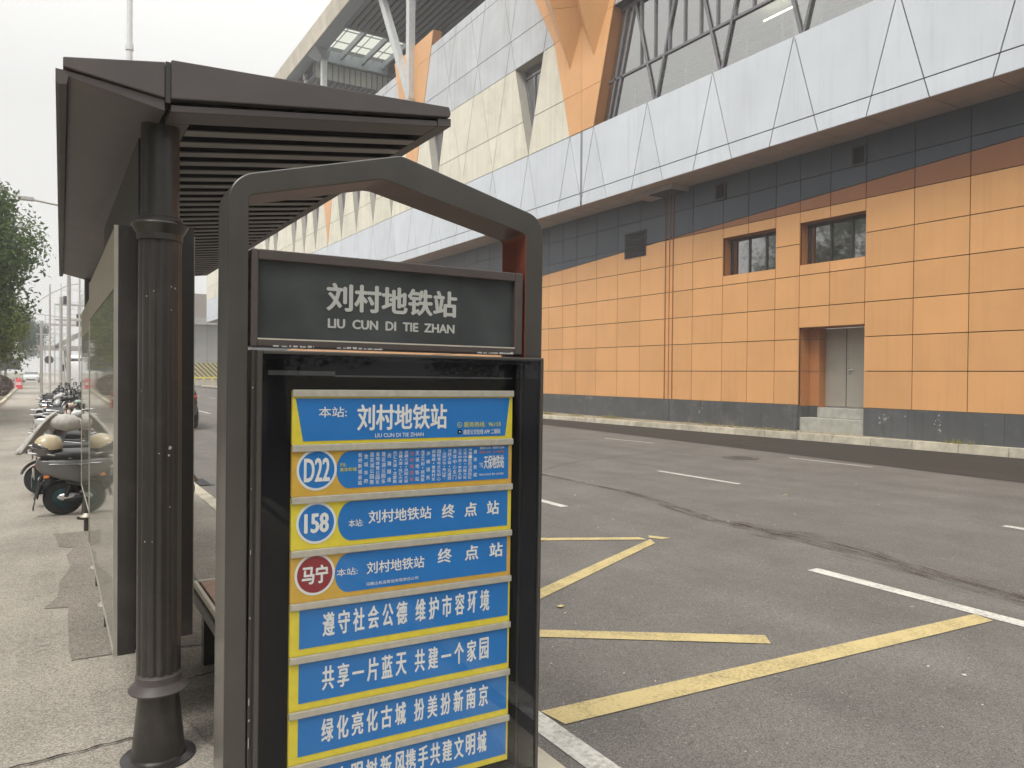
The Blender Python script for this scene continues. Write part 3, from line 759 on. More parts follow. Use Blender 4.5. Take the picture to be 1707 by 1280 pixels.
# rooms behind the glass
mb = MB(); mb.box(16.6, 26, Y0, 20.85, 10.1, 10.2); mb.box(25.9, 26, Y0, 20.85, 10.2, 15.0); mb.box(16.6, 26, 20.8, 20.85, 10.2, 14.9); mb.box(16.8, 26, Y0, 20.85, 14.9, 15.0)
ir = bb(mb, 'concourse', MT['inner'])
mb = MB()
y = 20.
for k in range(22):
    yy = 19.9-k*1.22; mb.box(17.0, 17.05, yy, yy+.05, 10.2, 11.55)
for z in (10.6, 10.85, 11.1, 11.33, 11.55): mb.tube([(17.02, Y0, z), (17.02, 20, z)], .018, 6)
mb.build('railing', MT['railing'], ir)
mb = MB()
for (x, y, z) in ((18.4, 13.9, 14.3), (18.4, 10.2, 14.3), (18.0, 17.6, 14.2), (19.5, 16.2, 14.5), (18.2, 6, 14.3), (22, 18, 14.5), (22, 12, 14.5), (22, 7, 14.5)): mb.box(x, x+.12, y-.7, y+.7, z, z+.05)
mb.build('lamp', MT['tube'], ir)
mb = MB()
for yy in (4, 10, 16): mb.box(21, 21.6, yy, yy+.6, 10.2, 14.9)
mb.build('pillar', MT['bluewhite'], ir)
bb(MB().box(FX+.04, 40, Y1-.1, Y1, 8, 17.8), 'end_wall', MT['bluewhite'])
bb(MB().box(FX+.06, 40, Y0, Y1, 17.6, 17.84), 'platform_slab', MT['concrete'])
# ---- canopy roof
RX, RZ = 14.88, 23.5
rf = bb(MB().box(RX+.06, 40, Y0, 46.8, 24.45, 24.75).box(RX+.06, 40, 52.5, Y1, 24.45, 24.75).box(RX+.06, 15.95, 46.8, 52.5, 24.45, 24.75).box(21.0, 40, 46.8, 52.5, 24.45, 24.75), 'roof', MT['slat'])
mb = MB(); y = Y0
while y < Y1:
    mb.box(RX, RX+.05, y+.01, y+2.79, RZ, 24.85); y += 2.8
mb.build('roof_edge', MT['roofedge'], rf)
mb = MB(); mb.box(RX+.055, 15.72, Y0, 52.5, RZ+.003, 24.2)
mb.box(15.73, 15.98, 46.6, 52.7, 23.6, 24.4); mb.box(15.98, 21.1, 46.5, 46.75, 23.6, 24.4)
mb.box(RX+.055, 15.72, 52.5, Y1, RZ+.003, 24.2)
mb.build('edge_beam', MT['roofsteel'], rf)
mb = MB(); x = 15.76
while x < 39:
    if x > 21: mb.box(x, x+.24, Y0, 52.4, RZ+.02, RZ+.10)
    else: mb.box(x, x+.24, Y0, 46.45, RZ+.02, RZ+.10)
    mb.box(x, x+.24, 53.0, Y1, 22.55, 22.67)
    x += .40
mb.build('ceiling_slats', MT['slat'], rf)
mb = MB(); mb.box(15.72, 40, Y0, 46.45, RZ+.3, RZ+.34); mb.box(21.1, 40, 46.45, 52.4, RZ+.3, RZ+.34); mb.box(15.72, 40, 53.1, Y1, 22.95, 23.0)
mb.build('ceiling_void', MT['black'], rf)
mb = MB(); x = 15.9
while x < 26: mb.box(x, x+.32, 52.75, 52.8, 22.5, 23.6); x += .42
mb.build('step_slats', MT['concrete'], rf)
bm_ = MB().box(15.73, 26, 52.81, 52.9, 22.5, 24.4); bm_.build('step_panel', MT['slat'], rf)
MB().box(15.98, 21.1, 52.35, 52.6, 23.62, 24.4).build('skylight_beam', MT['roofsteel'], rf)
mb = MB()
for x in (17.5, 19.1, 20.6): mb.box(x, x+.16, 46.75, 52.35, 23.9, 24.3)
for y in (48.4, 50.2): mb.box(15.98, 21, y, y+.05, 24.2, 24.26)
for x in (16.6, 18.3, 19.9): mb.box(x, x+.04, 46.75, 52.35, 24.2, 24.25)
mb.build('skylight_grid', MT['roofsteel'], rf)
mb = MB(); mb.box(15.98, 21, 46.75, 52.35, 24.46, 24.47)
mb.build('skylight_glass', glass('frosted_skylight', (.93, .94, .88), refl=.05), rf)
def vcol(y):
    mb = MB(); mb.box(15.72, 16.06, y-.20, y+.20, 15.85, RZ)
    o = bb(mb, 'roof_column', MT['roofwhite'])
    a = Vector((15.89, y+.05, 16.1)); b = Vector((15.89, y+4.4, RZ)); d = (b-a).normalized(); n = Vector((0, -d.z, d.y))*.2; x = Vector((.16, 0, 0))
    MB().hexa([a-n-x, a-n+x, a+n+x, a+n-x], [b-n-x, b-n+x, b+n+x, b+n-x]).build('strut', MT['roofwhite'], o)
    mb = MB(); mb.box(15.66, 16.12, y-.32, y+.34, 15.70, 15.85)
    for yy in (y-.25, y+.27): mb.lathe([(.03, 15.85), (.03, 15.93)], (15.7, yy, 0), n=6)
    mb.box(15.78, 16.0, y-.16, y+.16, 15.4, 15.70)
    mb.build('foot_plate', MT['steel'], o)
    MB().hexa([(15.6, y-.5, RZ-.5), (16.1, y-.3, RZ-.5), (16.1, y+.3, RZ-.5), (15.6, y+.5, RZ-.5)], [(15.0, y-.9, RZ), (16.2, y-.5, RZ), (16.2, y+.5, RZ), (15.0, y+.9, RZ)]).build('capital', MT['roofsteel'], o)
for y in (21.6, 36.3, 50.9): vcol(y)
bb(MB().box(16.9, 17.1, 38.3, 38.45, 21.6, 23.5), 'downlight_pole', MT['roofsteel'])  # downlight pole hanging below the canopy ceiling

# ================================================================== BUS SHELTER
SH = empty('bus_shelter', (.37, 3.25, .1), 0, 'dark bronze bus shelter with slatted overhanging roof on fluted column and glass panels', 'bus shelter')
Soff = Vector((.37, 3.25, .1))
def sb_(mb, name, m, parent=None, **k):
    o = mb.build(name, m, parent or SH, **k)
    if parent is None: o.location = -Soff
    return o
# fluted column
def column(cx_, cy_, name='column'):
    n = 96; z0, z1 = .445, 2.14
    mb = MB(); vs = []
    for z, s in ((z0, 1.02), (z1, .98)):
        for k in range(n):
            a = 2*math.pi*k/n; r = (.0795 - .0055*(.5+.5*math.cos(a*14))**2)*s; vs.append((cx_+r*math.cos(a), cy_+r*math.sin(a), z))
    mb.add(vs, [(k, (k+1) % n, n+(k+1) % n, n+k) for k in range(n)])
    o = sb_(mb, name, MT['shelter'], smooth=25)
    mb = MB()   # base cone with collar and ground flange
    mb.lathe([(.135, .1), (.137, .108), (.104, .114), (.098, .122), (.073, .37), (.073, .385)], (cx_, cy_, 0), n=48)
    mb.build('base_cone', MT['shelter'], o, smooth=30)
    mb = MB(); mb.lathe([(.07, .378), (.108, .374), (.110, .380), (.086, .405), (.084, .410), (.084, .434), (.081, .438), (.078, .446)], (cx_, cy_, 0), n=48)
    mb.build('collar', MT['shelterroof'], o, smooth=30)
    mb = MB(); mb.lathe([(.083, 2.132), (.083, 2.155), (.086, 2.160), (.099, 2.182), (.104, 2.192), (.102, 2.198), (.086, 2.206), (.081, 2.209), (.081, 2.219), (.077, 2.223), (.072, 2.225)], (cx_, cy_, 0), n=48)
    mb.build('capital', MT['shelter'], o, smooth=30)
    mb = MB(); mb.lathe([(.0695, 2.215), (.0695, 2.68)], (cx_, cy_, 0), n=40); mb.build('upper_shaft', MT['shelter'], o, smooth=30)
    return o
col = column(.366, 3.255)
column(.366, 9.0)
mb = MB()   # chipped paint spots
for (a, z, r) in ((-2.3, 1.91, .004), (-1.95, 1.93, .003), (-1.15, 1.95, .004), (-.95, 1.945, .005), (-1.15, 1.86, .003), (-2.0, .97, .003), (-2.35, .97, .004), (-1.2, 1.33, .009), (-1.25, 1.30, .005), (-1.7, 1.31, .003), (-1.2, 1.10, .004), (-2.6, 1.55, .003)):
    x, y = .366+.0802*math.cos(a), 3.255+.0802*math.sin(a)
    tx, ty = -math.sin(a), math.cos(a)
    mb.add([(x+tx*r*math.cos(t)*random.uniform(.5, 1), y+ty*r*math.cos(t), z+r*math.sin(t)*random.uniform(.5, 1.2)) for t in (0, 1, 2, 3, 4, 5.2)], [(0, 1, 2, 3, 4, 5)])
mb.build('paint_chip', MT['chip'], col)
# roof
RY0, RY1 = 3.0, 9.15
def xs(x, y): return x + (.06*(y-RY0)/6 if x < .1 else 0)
rp = MB()
# upper shell, left wing: tapering fascia
secL = [(.034, 2.658), (.034, 2.692), (.352, 2.745), (.352, 2.614)]
rp.add([(xs(x, y), y, z) for y in (RY0, RY1) for x, z in secL], [(0, 3, 2, 1), (4, 5, 6, 7), (0, 1, 5, 4), (1, 2, 6, 5), (2, 3, 7, 6), (3, 0, 4, 7)])
roof = sb_(rp, 'roof', MT['shelterroof'], bevel=.004)
mb = MB(); secR = [(.373, 2.616), (.373, 2.757), (1.50, 2.802), (1.510, 2.775), (1.505, 2.758)]
n = 5; mb.add([(x, y, z) for y in (RY0, RY0+.045) for x, z in secR], [(0, 4, 3, 2, 1), (5, 6, 7, 8, 9)]+[(i, (i+1) % n, n+(i+1) % n, n+i) for i in range(n)])
secT = [(.373, 2.735), (.373, 2.757), (1.50, 2.802), (1.509, 2.790), (1.505, 2.784)]
mb.add([(x, y, z) for y in (RY0+.0455, RY1) for x, z in secT], [(0, 4, 3, 2, 1), (5, 6, 7, 8, 9)]+[(i, (i+1) % n, n+(i+1) % n, n+i) for i in range(n)])
mb.hexa([(1.475, RY0+.046, 2.757), (1.503, RY0+.046, 2.759), (1.503, RY1, 2.759), (1.475, RY1, 2.757)], [(1.475, RY0+.046, 2.785), (1.503, RY0+.046, 2.786), (1.503, RY1, 2.786), (1.475, RY1, 2.785)])
mb.build('road_side_top', MT['shelterroof'], roof, bevel=.008)
mb = MB(); mb.box(.354, .371, RY0+.004, RY1, 2.60, 2.748); mb.build('ridge_joint', MT['shelter'], roof)
# underside plate, left (solid)
mb = MB(); secL = [(.022, 2.600), (.012, 2.61), (.012, 2.652), (.045, 2.650), (.352, 2.610), (.352, 2.572), (.05, 2.632), (.045, 2.605)]
n = 8; mb.add([(xs(x, y), y+.012, z) for y in (RY0, RY1-.03) for x, z in secL], [(0, 7, 6, 5, 4, 3, 2, 1), (8, 9, 10, 11, 12, 13, 14, 15)]+[(i, (i+1) % n, n+(i+1) % n, n+i) for i in range(n)])
mb.build('solid_soffit', MT['shelterroof'], roof)
# right frame: border beams and slats
def zr(x): return 2.572 + (x-.37)*.130
def beam(mb, x0, x1, y0, y1, h=.05, up=.08):
    mb.hexa([(x0, y0, zr(x0)), (x1, y0, zr(x1)), (x1, y1, zr(x1)), (x0, y1, zr(x0))], [(x0, y0, zr(x0)+up), (x1, y0, zr(x1)+up), (x1, y1, zr(x1)+up), (x0, y1, zr(x0)+up)])
def beam2(mb):
    q = [(x, y, zr(x)+.085-(x-.37)*.05) for x, y in ((.374, RY0+.05), (1.47, RY0+.05), (1.47, RY1-.03), (.374, RY1-.03))]; mb.hexa(q, [(x, y, z+.008) for x, y, z in q])
mb = MB()
beam(mb, .373, 1.450, RY0+.016, RY0+.17, up=.025); beam(mb, .373, 1.45, RY1-.1, RY1-.02, up=.03); beam(mb, 1.452, 1.516, RY0+.012, RY1-.02, up=.036)
beam(mb, .373, .46, RY0+.171, RY1-.101, up=.03)
mb.build('soffit_frame', MT['shelterroof'], roof, bevel=.003)
mb = MB(); y = RY0+.265
while y < RY1-.12:
    beam(mb, .461, 1.4515, y, y+.074, up=.005); y += .170
mb.build('slat', MT['slat2'], roof)
mb = MB(); beam2(mb)
mb.build('slat_backing', MT['black'], roof)
# panels
def lightbox(x0, x1, y0, y1, z0, z1, first):
    mb = MB(); mb.box(x0+.012, x1, y0, y1, z0, z1)
    o = sb_(mb, 'side_panel', MT['shelter'], bevel=.004)
    mb = MB(); mb.box(x0, x0+.011, y0+.012, y1-.012, z0+.015, z1-.26); mb.build('glass', G['shelter'], o)
    mb = MB(); mb.box(x0-.001, x0+.011, y0+.004, y1-.004, z1-.25, z1-.004); mb.build('header', mat('panel_header', (.32, .28, .22), .35, .2, var=.08), o)
    mb = MB(); mb.box(x0-.004, x0+.0115, y0, y0+.011, z0, z1); mb.box(x0-.004, x0+.0115, y1-.011, y1, z0, z1); mb.box(x0-.003, x0+.0115, y0+.011, y1-.011, z0, z0+.014); mb.build('edge_trim', mat('edge_trim_metal', (.45, .43, .38), .4, .3) if first else MT['rail'], o)
    return o
p1 = lightbox(.222, .30, 3.45, 5.80, .46, 2.215, True)
MB().box(.307, .44, 3.46, 5.80, .46, 2.6).build('inner_frame', MT['shelter'], p1)
MB().box(.3005, .3065, 3.47, 5.78, .47, 2.2).build('gap', MT['black'], p1)
MB().box(.30, .52, 3.452, 3.50, .50, 2.235).build('end_cap', MT['shelter'], p1)
MB().box(.521, .526, 3.47, 5.7, .6, 2.2).build('inner_glass', G['shelter'], p1)
lightbox(.262, .36, 5.92, 8.6, .5, 2.2, False)
for y in (5.08, 6.08, 8.28):
    mb = MB(); mb.lathe([(.028, .1), (.028, .30), (.026, .6)], (.30, y, 0), n=16); o = sb_(mb, 'foot_post', MT['shelter'], smooth=30)
    mb = MB(); mb.lathe([(.03, .235), (.062, .232), (.064, .238), (.036, .262), (.03, .27)], (.30, y, 0), n=28); mb.build('collar', MT['rail'], o, smooth=30)

# bench
BN = empty('bench', (.85, 3.8, .1), 0, 'bench with reddish wooden slats on a dark box base, under the bus shelter', 'bench')
mb = MB()
for k, (a, b) in enumerate(((-.155, -.065), (-.045, .045), (.065, .15))): mb.box(a, b, -.72, .57, .36, .385)
mb.build('seat_slat', MT['wood'], BN, bevel=.004)
mb = MB(); mb.box(-.185, -.166, -.74, .60, .352, .387); mb.box(.16, .18, -.74, .60, .352, .387); mb.box(-.164, .159, .572, .6, .352, .388); mb.box(-.164, .159, -.74, -.722, .352, .388); mb.build('rim', MT['rail'], BN, bevel=.003)
mb = MB(); mb.box(-.2, .195, -.73, .59, .30, .35); mb.build('seat_frame', MT['shelter'], BN)
mb = MB(); mb.box(-.17, .17, .35, .42, 0, .299); mb.box(-.17, .17, -.6, -.5, 0, .299); mb.box(.1, .16, -.499, .349, 0, .299); mb.build('base', MT['shelter'], BN)

# ================================================================== BUS STOP SIGN
a_ = Vector((math.cos(R_(-1.535))*math.cos(R_(-.393)), math.sin(R_(-1.535))*math.cos(R_(-.393)), math.sin(R_(-.393))))
up = Vector((0, 0, 1)); b_ = (up-a_*up.dot(a_)).normalized(); n_ = a_.cross(b_)
P0 = Vector((.4110, 2.15, 1.590)) - b_*1.49
SG = empty('bus_stop_sign', (0, 0, 0), 0, 'tall bronze gabled bus stop sign with blue and yellow route boards behind glass', 'bus stop sign')
SG.matrix_world = Matrix(((a_.x, -n_.x, b_.x, P0.x), (a_.y, -n_.y, b_.y, P0.y), (a_.z, -n_.z, b_.z, P0.z), (0, 0, 0, 1)))
T = lambda t: t-.1
D = .165
# frame: gabled outline with rounded shoulders
def roundpoly(pts, rad, seg=7):
    out = []; n = len(pts)
    for i, p in enumerate(pts):
        r = rad[i]; p = Vector(p); a = Vector(pts[i-1]); b = Vector(pts[(i+1) % n])
        if r == 0: out.append(tuple(p)); continue
        da = (a-p).normalized(); db = (b-p).normalized(); ang = da.angle(db); l = r/math.tan(ang/2)
        c = p+(da+db).normalized()*(r/math.sin(ang/2)); s = p+da*l; e = p+db*l
        a0 = math.atan2(s.y-c.y, s.x-c.x); a1 = math.atan2(e.y-c.y, e.x-c.x); dd = (a1-a0+math.pi) % (2*math.pi)-math.pi
        for k in range(seg+1):
            t = a0+dd*k/seg; out.append((c.x+r*math.cos(t), c.y+r*math.sin(t)))
    return out
outer = roundpoly([(0, 0), (-.004, T(2.155)), (.494, T(2.288)), (1.006, T(2.155)), (1.010, 0)], [0, .085, .06, .075, 0], 8)
inner = roundpoly([(.062, 0), (.0495, T(2.108)), (.425, T(2.205)), (.45, T(2.205)), (.938, T(2.108-.012)), (.950, 0)], [0, .02, .05, .05, .02, 0], 8)
no, ni = len(outer), len(inner)
bm = bmesh.new()
vo = [bm.verts.new((x, 0, z)) for x, z in outer]; vi = [bm.verts.new((x, 0, z)) for x, z in inner]
loop = vo + vi[::-1]; f = bm.faces.new(loop)
r = bmesh.ops.extrude_face_region(bm, geom=[f]); bmesh.ops.translate(bm, verts=[v for v in r['geom'] if isinstance(v, bmesh.types.BMVert)], vec=(0, D, 0))
bmesh.ops.triangulate(bm, faces=[q for q in bm.faces if len(q.verts) > 4]); bmesh.ops.recalc_face_normals(bm, faces=bm.faces)
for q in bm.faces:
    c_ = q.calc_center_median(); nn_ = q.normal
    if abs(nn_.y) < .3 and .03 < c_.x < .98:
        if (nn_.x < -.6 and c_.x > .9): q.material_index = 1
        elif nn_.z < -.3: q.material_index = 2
me = bpy.data.meshes.new('frame'); bm.to_mesh(me); bm.free(); me.materials.append(MT['bframe'])
me.materials.append(mat('red_brown_inner', (.20, .055, .038), .4, var=.15, streak=.25)); me.materials.append(mat('brown_underside', (.11, .062, .05), .4, var=.15))  # right post's inner face coloured redder, gable underside browner than the frame
fr = bpy.data.objects.new('frame', me); C.objects.link(fr); fr.parent = SG
me.shade_smooth(); me.set_sharp_from_angle(angle=R_(30))
bv = fr.modifiers.new('bevel', 'BEVEL'); bv.width = .0035; bv.segments = 2; bv.limit_method = 'ANGLE'; bv.angle_limit = R_(40)
# name box
x0, x1, z0, z1 = .058, .928, T(1.694), T(1.964)
mb = MB(); w1 = .019
mb.box(x0, x0+w1, -.002, .12, z0, z1); mb.box(x1-.030, x1, -.002, .12, z0, z1); mb.box(x0+w1, x1-.03, -.002, .12, z1-.028, z1); mb.box(x0+w1, x1-.03, -.002, .12, z0, z0+.020)
nb_ = mb.build('name_box', MT['bframeT'], SG, bevel=.003)
MB().box(x0+w1, x1-.03, .016, .10, z0+.02, z1-.028).build('grey_panel', MT['namegrey'], nb_)
mb = MB(); mb.box(x0+.018, x1-.028, -.0028, .006, z0+.0195, z0+.0235); mb.build('lower_lip', MT['rail'], nb_)
mb = MB()
text_into(mb, '刘村地铁站', .272, T(1.805), .694, T(1.888), .0150, .040); text_into(mb, 'LIU  CUN  DI  TIE  ZHAN', .277, T(1.7545), .686, T(1.783), .0150, .06)
mb.build('lettering', MT['namewhite'], nb_)
mb = MB()
for a, b in ((.118, .232), (.300, .44), (.76, .893)):
    k = a
    while k < b: l = random.uniform(.004, .016); mb.box(k, min(k+l, b), -.0045, -.0022, T(1.694), T(1.694)+random.uniform(.003, .0065)); k += l+random.uniform(0, .008)
mb.build('chipped_edge', MT['chip'], nb_)
mb = MB()
for z_, h_, w_ in ((1.12, .012, .002), (.94, .006, .003), (.70, .02, .0025), (.655, .006, .004), (1.58, .004, .003), (.58, .03, .002), (1.30, .003, .002)):
    mb.box(.0635, .0635+w_, -.0012, -.0002, T(z_), T(z_)+h_)
mb.build('scratch', MT['chip'], fr)
# cabinet and glass door
cx0, cx1, cz0, cz1 = .058, .946, T(.30), T(1.684)
yF = -.022
mb = MB(); mb.box(cx0+.004, cx0+.02, .002, .13, cz0, cz1); mb.box(cx1-.02, cx1-.004, .002, .13, cz0, cz1); mb.box(cx0+.02, cx1-.02, yF+.012, .13, cz1-.016, cz1); mb.box(cx0+.02, cx1-.02, yF+.012, .13, cz0, cz0+.016); mb.box(cx0+.004, cx1-.004, .131, .14, cz0, cz1)
cb = mb.build('cabinet', MT['bframe'], SG)
mb = MB(); mb.box(cx0+.021, cx1-.021, .045, .06, cz0+.017, cz1-.017); mb.box(cx0+.0205, cx0+.024, .003, .044, cz0+.017, cz1-.017); mb.box(cx1-.024, cx1-.0205, .003, .044, cz0+.017, cz1-.017); mb.box(cx0+.0245, cx1-.0245, .003, .044, cz1-.020, cz1-.0165)
mb.build('back_panel', MT['cabinet'], cb)
cx0, cx1 = .072, 1.000
mb = MB(); t = .014; mb.box(cx0, cx0+t, yF-.004, yF+.011, cz0, cz1); mb.box(cx1-.012, cx1, yF-.004, yF+.011, cz0, cz1); mb.box(cx0+t, cx1-.012, yF-.004, yF+.011, cz1-.010, cz1); mb.box(cx0+t, cx1-.012, yF-.004, yF+.011, cz0, cz0+.012)
dr = mb.build('glass_door', MT['bframe'], SG, bevel=.003)
MB().box(cx0+t, cx1-.012, yF, yF+.004, cz0+.012, cz1-.01).build('pane', G['door'], dr)
mb = MB(); mb.box(.925, cx1-.0125, yF+.005, yF+.008, cz0+.0125, cz1-.0105); mb.box(cx0+t+.001, .925-.001, yF+.005, yF+.008, T(1.66), cz1-.0105); mb.build('black_border', MT['cabinet'], dr)
mb = MB(); mb.box(.11, .30, .012, .018, T(1.615), T(1.628)); mb.box(.30, .90, .012, .018, T(1.612), T(1.617)); mb.build('inner_bracket', MT['darkgrey'], cb)
# boards
rows = [1.577, 1.419, 1.270, 1.1165, .965, .811, .6535, .500, .348, .32]
def arcpoly(x0, x1, z0, z1, n=16):
    """rounded left end; the right end square"""
    c = (z0+z1)/2; h = (z1-z0)/2; rx = h*.72
    return [(x1, z0), (x1, z1)] + [(x0+rx-rx*math.sin(math.pi*k/n), c+h*math.cos(math.pi*k/n)) for k in range(n+1)]
def board(i, base, label):
    zt, zb = T(rows[i]), T(rows[i+1])
    mb = MB(); mb.box(.176, .898, .006, .020, zb, zt-.004)
    o = mb.build('route_board', base, SG); o['label'] = label
    mb = MB(); mb.box(.1745, .8995, -.004, .0055, zt-.020, zt); mb.build('rail', MT['rail'], o, bevel=.002)
    return o, zb, zt-.020
def plate(o, poly, m, name='blue_field', y=.0045):
    mb = MB(); mb.prism(poly, 'y', y, y+.001); return mb.build(name, m, o)
def lett(o, items, m, y=.0036, off=.02, name='lettering'):
    mb = MB()
    for it in items:
        s, xa, za, xb, zb = it[:5]; text_into(mb, s, xa, T(za), xb, T(zb), y, it[5] if len(it) > 5 else off, len(it) > 6)
    return mb.build(name, m, o)
def disc(o, cx_, cz_, m, s, off=.02, w=.033, h=.026):
    rr = .0605
    def ell(r): return [(cx_+r*.97*math.cos(2*math.pi*k/48), T(cz_)+r*math.sin(2*math.pi*k/48)) for k in range(48)]
    plate(o, ell(rr), MT['bwhite'], 'number_ring', .0043); plate(o, ell(rr-.0075), m, 'number_disc', .0035)
    lett(o, [(s, cx_-w, cz_-h, cx_+w, cz_+h)], MT['bwhite'], .0026, off, 'number')
o, zb, zt = board(0, MT['byellow'], 'top board with the stop name in large white characters')
plate(o, [(.207, T(1.4288)), (.871, T(1.4283)), (.887, T(1.553)), (.185, T(1.5515))], MT['bblue'])
lett(o, [('本站:', .2507, 1.497, .334, 1.5275, .01), ('刘村地铁站', .3655, 1.456, .659, 1.5345, .026), ('LIU CUN DI TIE ZHAN', .4218, 1.4345, .5795, 1.4465, .01)], MT['bwhite'])
lett(o, [('服务热线:  96155', .7185, 1.459, .854, 1.4765, .014)], MT['bsub'], name='hotline_lettering')
lett(o, [('南京公交在线 APP 二维码', .7175, 1.4355, .852, 1.4525, .01)], MT['bwhite'], name='app_lettering')
cir = lambda cx_, cz_, r: [(cx_+r*math.cos(2*math.pi*k/24), T(cz_)+r*math.sin(2*math.pi*k/24)) for k in range(24)]
plate(o, cir(.704, 1.4672, .0085), MT['bsub'], 'phone_icon', .0036); plate(o, cir(.704, 1.4672, .0070), MT['bblue'], 'icon_inner', .0030)
mb = MB(); mb.tube([(.7015, .0026, T(1.4705)), (.7005, .0026, T(1.4675)), (.704, .0026, T(1.4640)), (.7073, .0026, T(1.4638))], [.0016, .0009, .0009, .0016], 6); mb.build('phone_handset', MT['bsub'], o)
plate(o, [(.697, T(1.4385)), (.711, T(1.4385)), (.711, T(1.4515)), (.697, T(1.4515))], MT['cabinet'], 'app_icon', .0036); plate(o, [(.702, T(1.443)), (.706, T(1.443)), (.706, T(1.447)), (.702, T(1.447))], MT['bwhite'], 'icon_mark', .003)
o, zb, zt = board(1, MT['bochre'], 'ochre board for route D22 with its list of stops')
plate(o, arcpoly(.3055, .885, T(1.2865), zt-.003), MT['bblue'])
disc(o, .2475, 1.3455, MT['bblue'], 'D22', .03, .038, .0345)
stops = ['板桥新城总站', '金城华府', '莲花湖公园南', '金地体育公园东', '莲花湖公园东', '古雄隧道', '凤汇大道·龙慧路', '龙藏大道·凤汇大道', '龙藏大道·凤翔大道', '刘村地铁站', '天保地铁站', '龙王大街·高庙路', '海峡城东', '邺城路·青奥村东', '国际青年文化中心', '(河西大街·燕山路)', '河西大街·元通西', '奥体中心东门', '江东中路·梦都大街', '江东中路·兴隆大街', '市第一医院河西院区', '奥体新城']
it = []; ito = []
n = len(stops); xa, xb = .3765, .7615
for k, s in enumerate(stops):
    x = xa+(xb-xa)*k/(n-1); h0, h1 = 1.2925, 1.3915
    m_ = len(s); cell = (h1-h0)/m_
    for j, ch in enumerate(s):
        zc = h1-cell*(j+.5); hh = min(cell*.43, .0068)
        if ch in '·()': hh *= .35
        (ito if s == '刘村地铁站' else it).append((ch, x-.0062 if ch not in '·()' else x-.002, zc-hh, x+.0062 if ch not in '·()' else x+.002, zc+hh, .004))
lett(o, it, MT['bwhite'], name='stop_list'); lett(o, ito, MT['borange'], name='current_stop')
lett(o, [('开往:', .315, 1.351, .334, 1.362, .008), ('奥体新城', .315, 1.3365, .366, 1.348, .012)], MT['bsub'], name='direction_lettering')
lett(o, [('首班车 6:00   末班车 22:00', .777, 1.3865, .868, 1.3945, .006), ('下站', .776, 1.327, .79, 1.344, .004), ('天保地铁站', .793, 1.322, .868, 1.366, .016), ('南京公共交通  票价  投币乘车', .777, 1.3005, .868, 1.3075, .004)], MT['bwhite'], name='terminus_lettering')
lett(o, [('票价: 2元   IC卡优惠', .777, 1.373, .868, 1.381, .008)], MT['borange'], name='fare_lettering')
o, zb, zt = board(2, MT['byellow'], 'yellow board for route 158, terminus')
plate(o, arcpoly(.3115, .884, T(1.131), zt-.003), MT['bblue'])
disc(o, .2482, 1.1915, MT['bblue'], '158', .05, .036, .029)
lett(o, [('本站:', .3435, 1.1705, .388, 1.193, .006), ('刘村地铁站', .4045, 1.176, .6095, 1.2155, .022)] + [(c, x, 1.171, x+.046, 1.217, .034) for c, x in zip('终点站', (.645, .7245, .806))], MT['bwhite'])
o, zb, zt = board(3, MT['bochre'], 'ochre board with a red disc for the route to Ma-Ning')
plate(o, arcpoly(.3045, .884, T(.979), zt-.003), MT['bblue'])
disc(o, .2455, 1.0425, MT['bred'], '马宁', .04, .0385, .027)
lett(o, [('本站:', .3098, 1.028, .373, 1.0505, .006), ('刘村地铁站', .4012, 1.0245, .588, 1.0615, .022), ('马鞍山长运客运有限责任公司', .400, .9895, .568, 1.0, .004)] + [(c, x, 1.030, x+.050, 1.0775, .034) for c, x in zip('终点站', (.633, .728, .818))], MT['bwhite'])
for i, (l, r) in enumerate((('遵守社会公德', '维护市容环境'), ('共享一片蓝天', '共建一个家园'), ('绿化亮化古城', '扮美扮新南京'), ('讲文明树新风', '携手共建文明城'))):
    o, zb, zt = board(4+i, MT['byellow'], ('blue slogan board, first below the route boards', 'blue slogan board, second below the route boards', 'blue slogan board, third below the route boards', 'lowest blue slogan board, cut by the picture edge')[i])
    plate(o, [(.2025, zb+.020), (.891, zb+.020), (.891, zt-.003), (.2025, zt-.003)], MT['bblue'])
    z0 = zb+.1+.0465; z1 = z0+.0705
    lett(o, [(c, .270+j*.0455, z0, .270+j*.0455+.036, z1, .026) if c != '一' else (c, .270+j*.0455, z0+.03, .270+j*.0455+.036, z0+.038, .02) for j, c in enumerate(l)]
         + [(c, (.560 if len(r) < 7 else .534)+j*(.0452 if len(r) < 7 else .0415), z0, (.560 if len(r) < 7 else .534)+j*(.0452 if len(r) < 7 else .0415)+.0345, z1, .026) if c != '一' else (c, .560+j*.0452, z0+.03, .560+j*.0452+.0345, z0+.038, .02) for j, c in enumerate(r)], MT['bwhite'])
MB().box(.072, .94, .01, .12, .02, T(.29)).build('lower_panel', MT['bframe'], SG, bevel=.004)


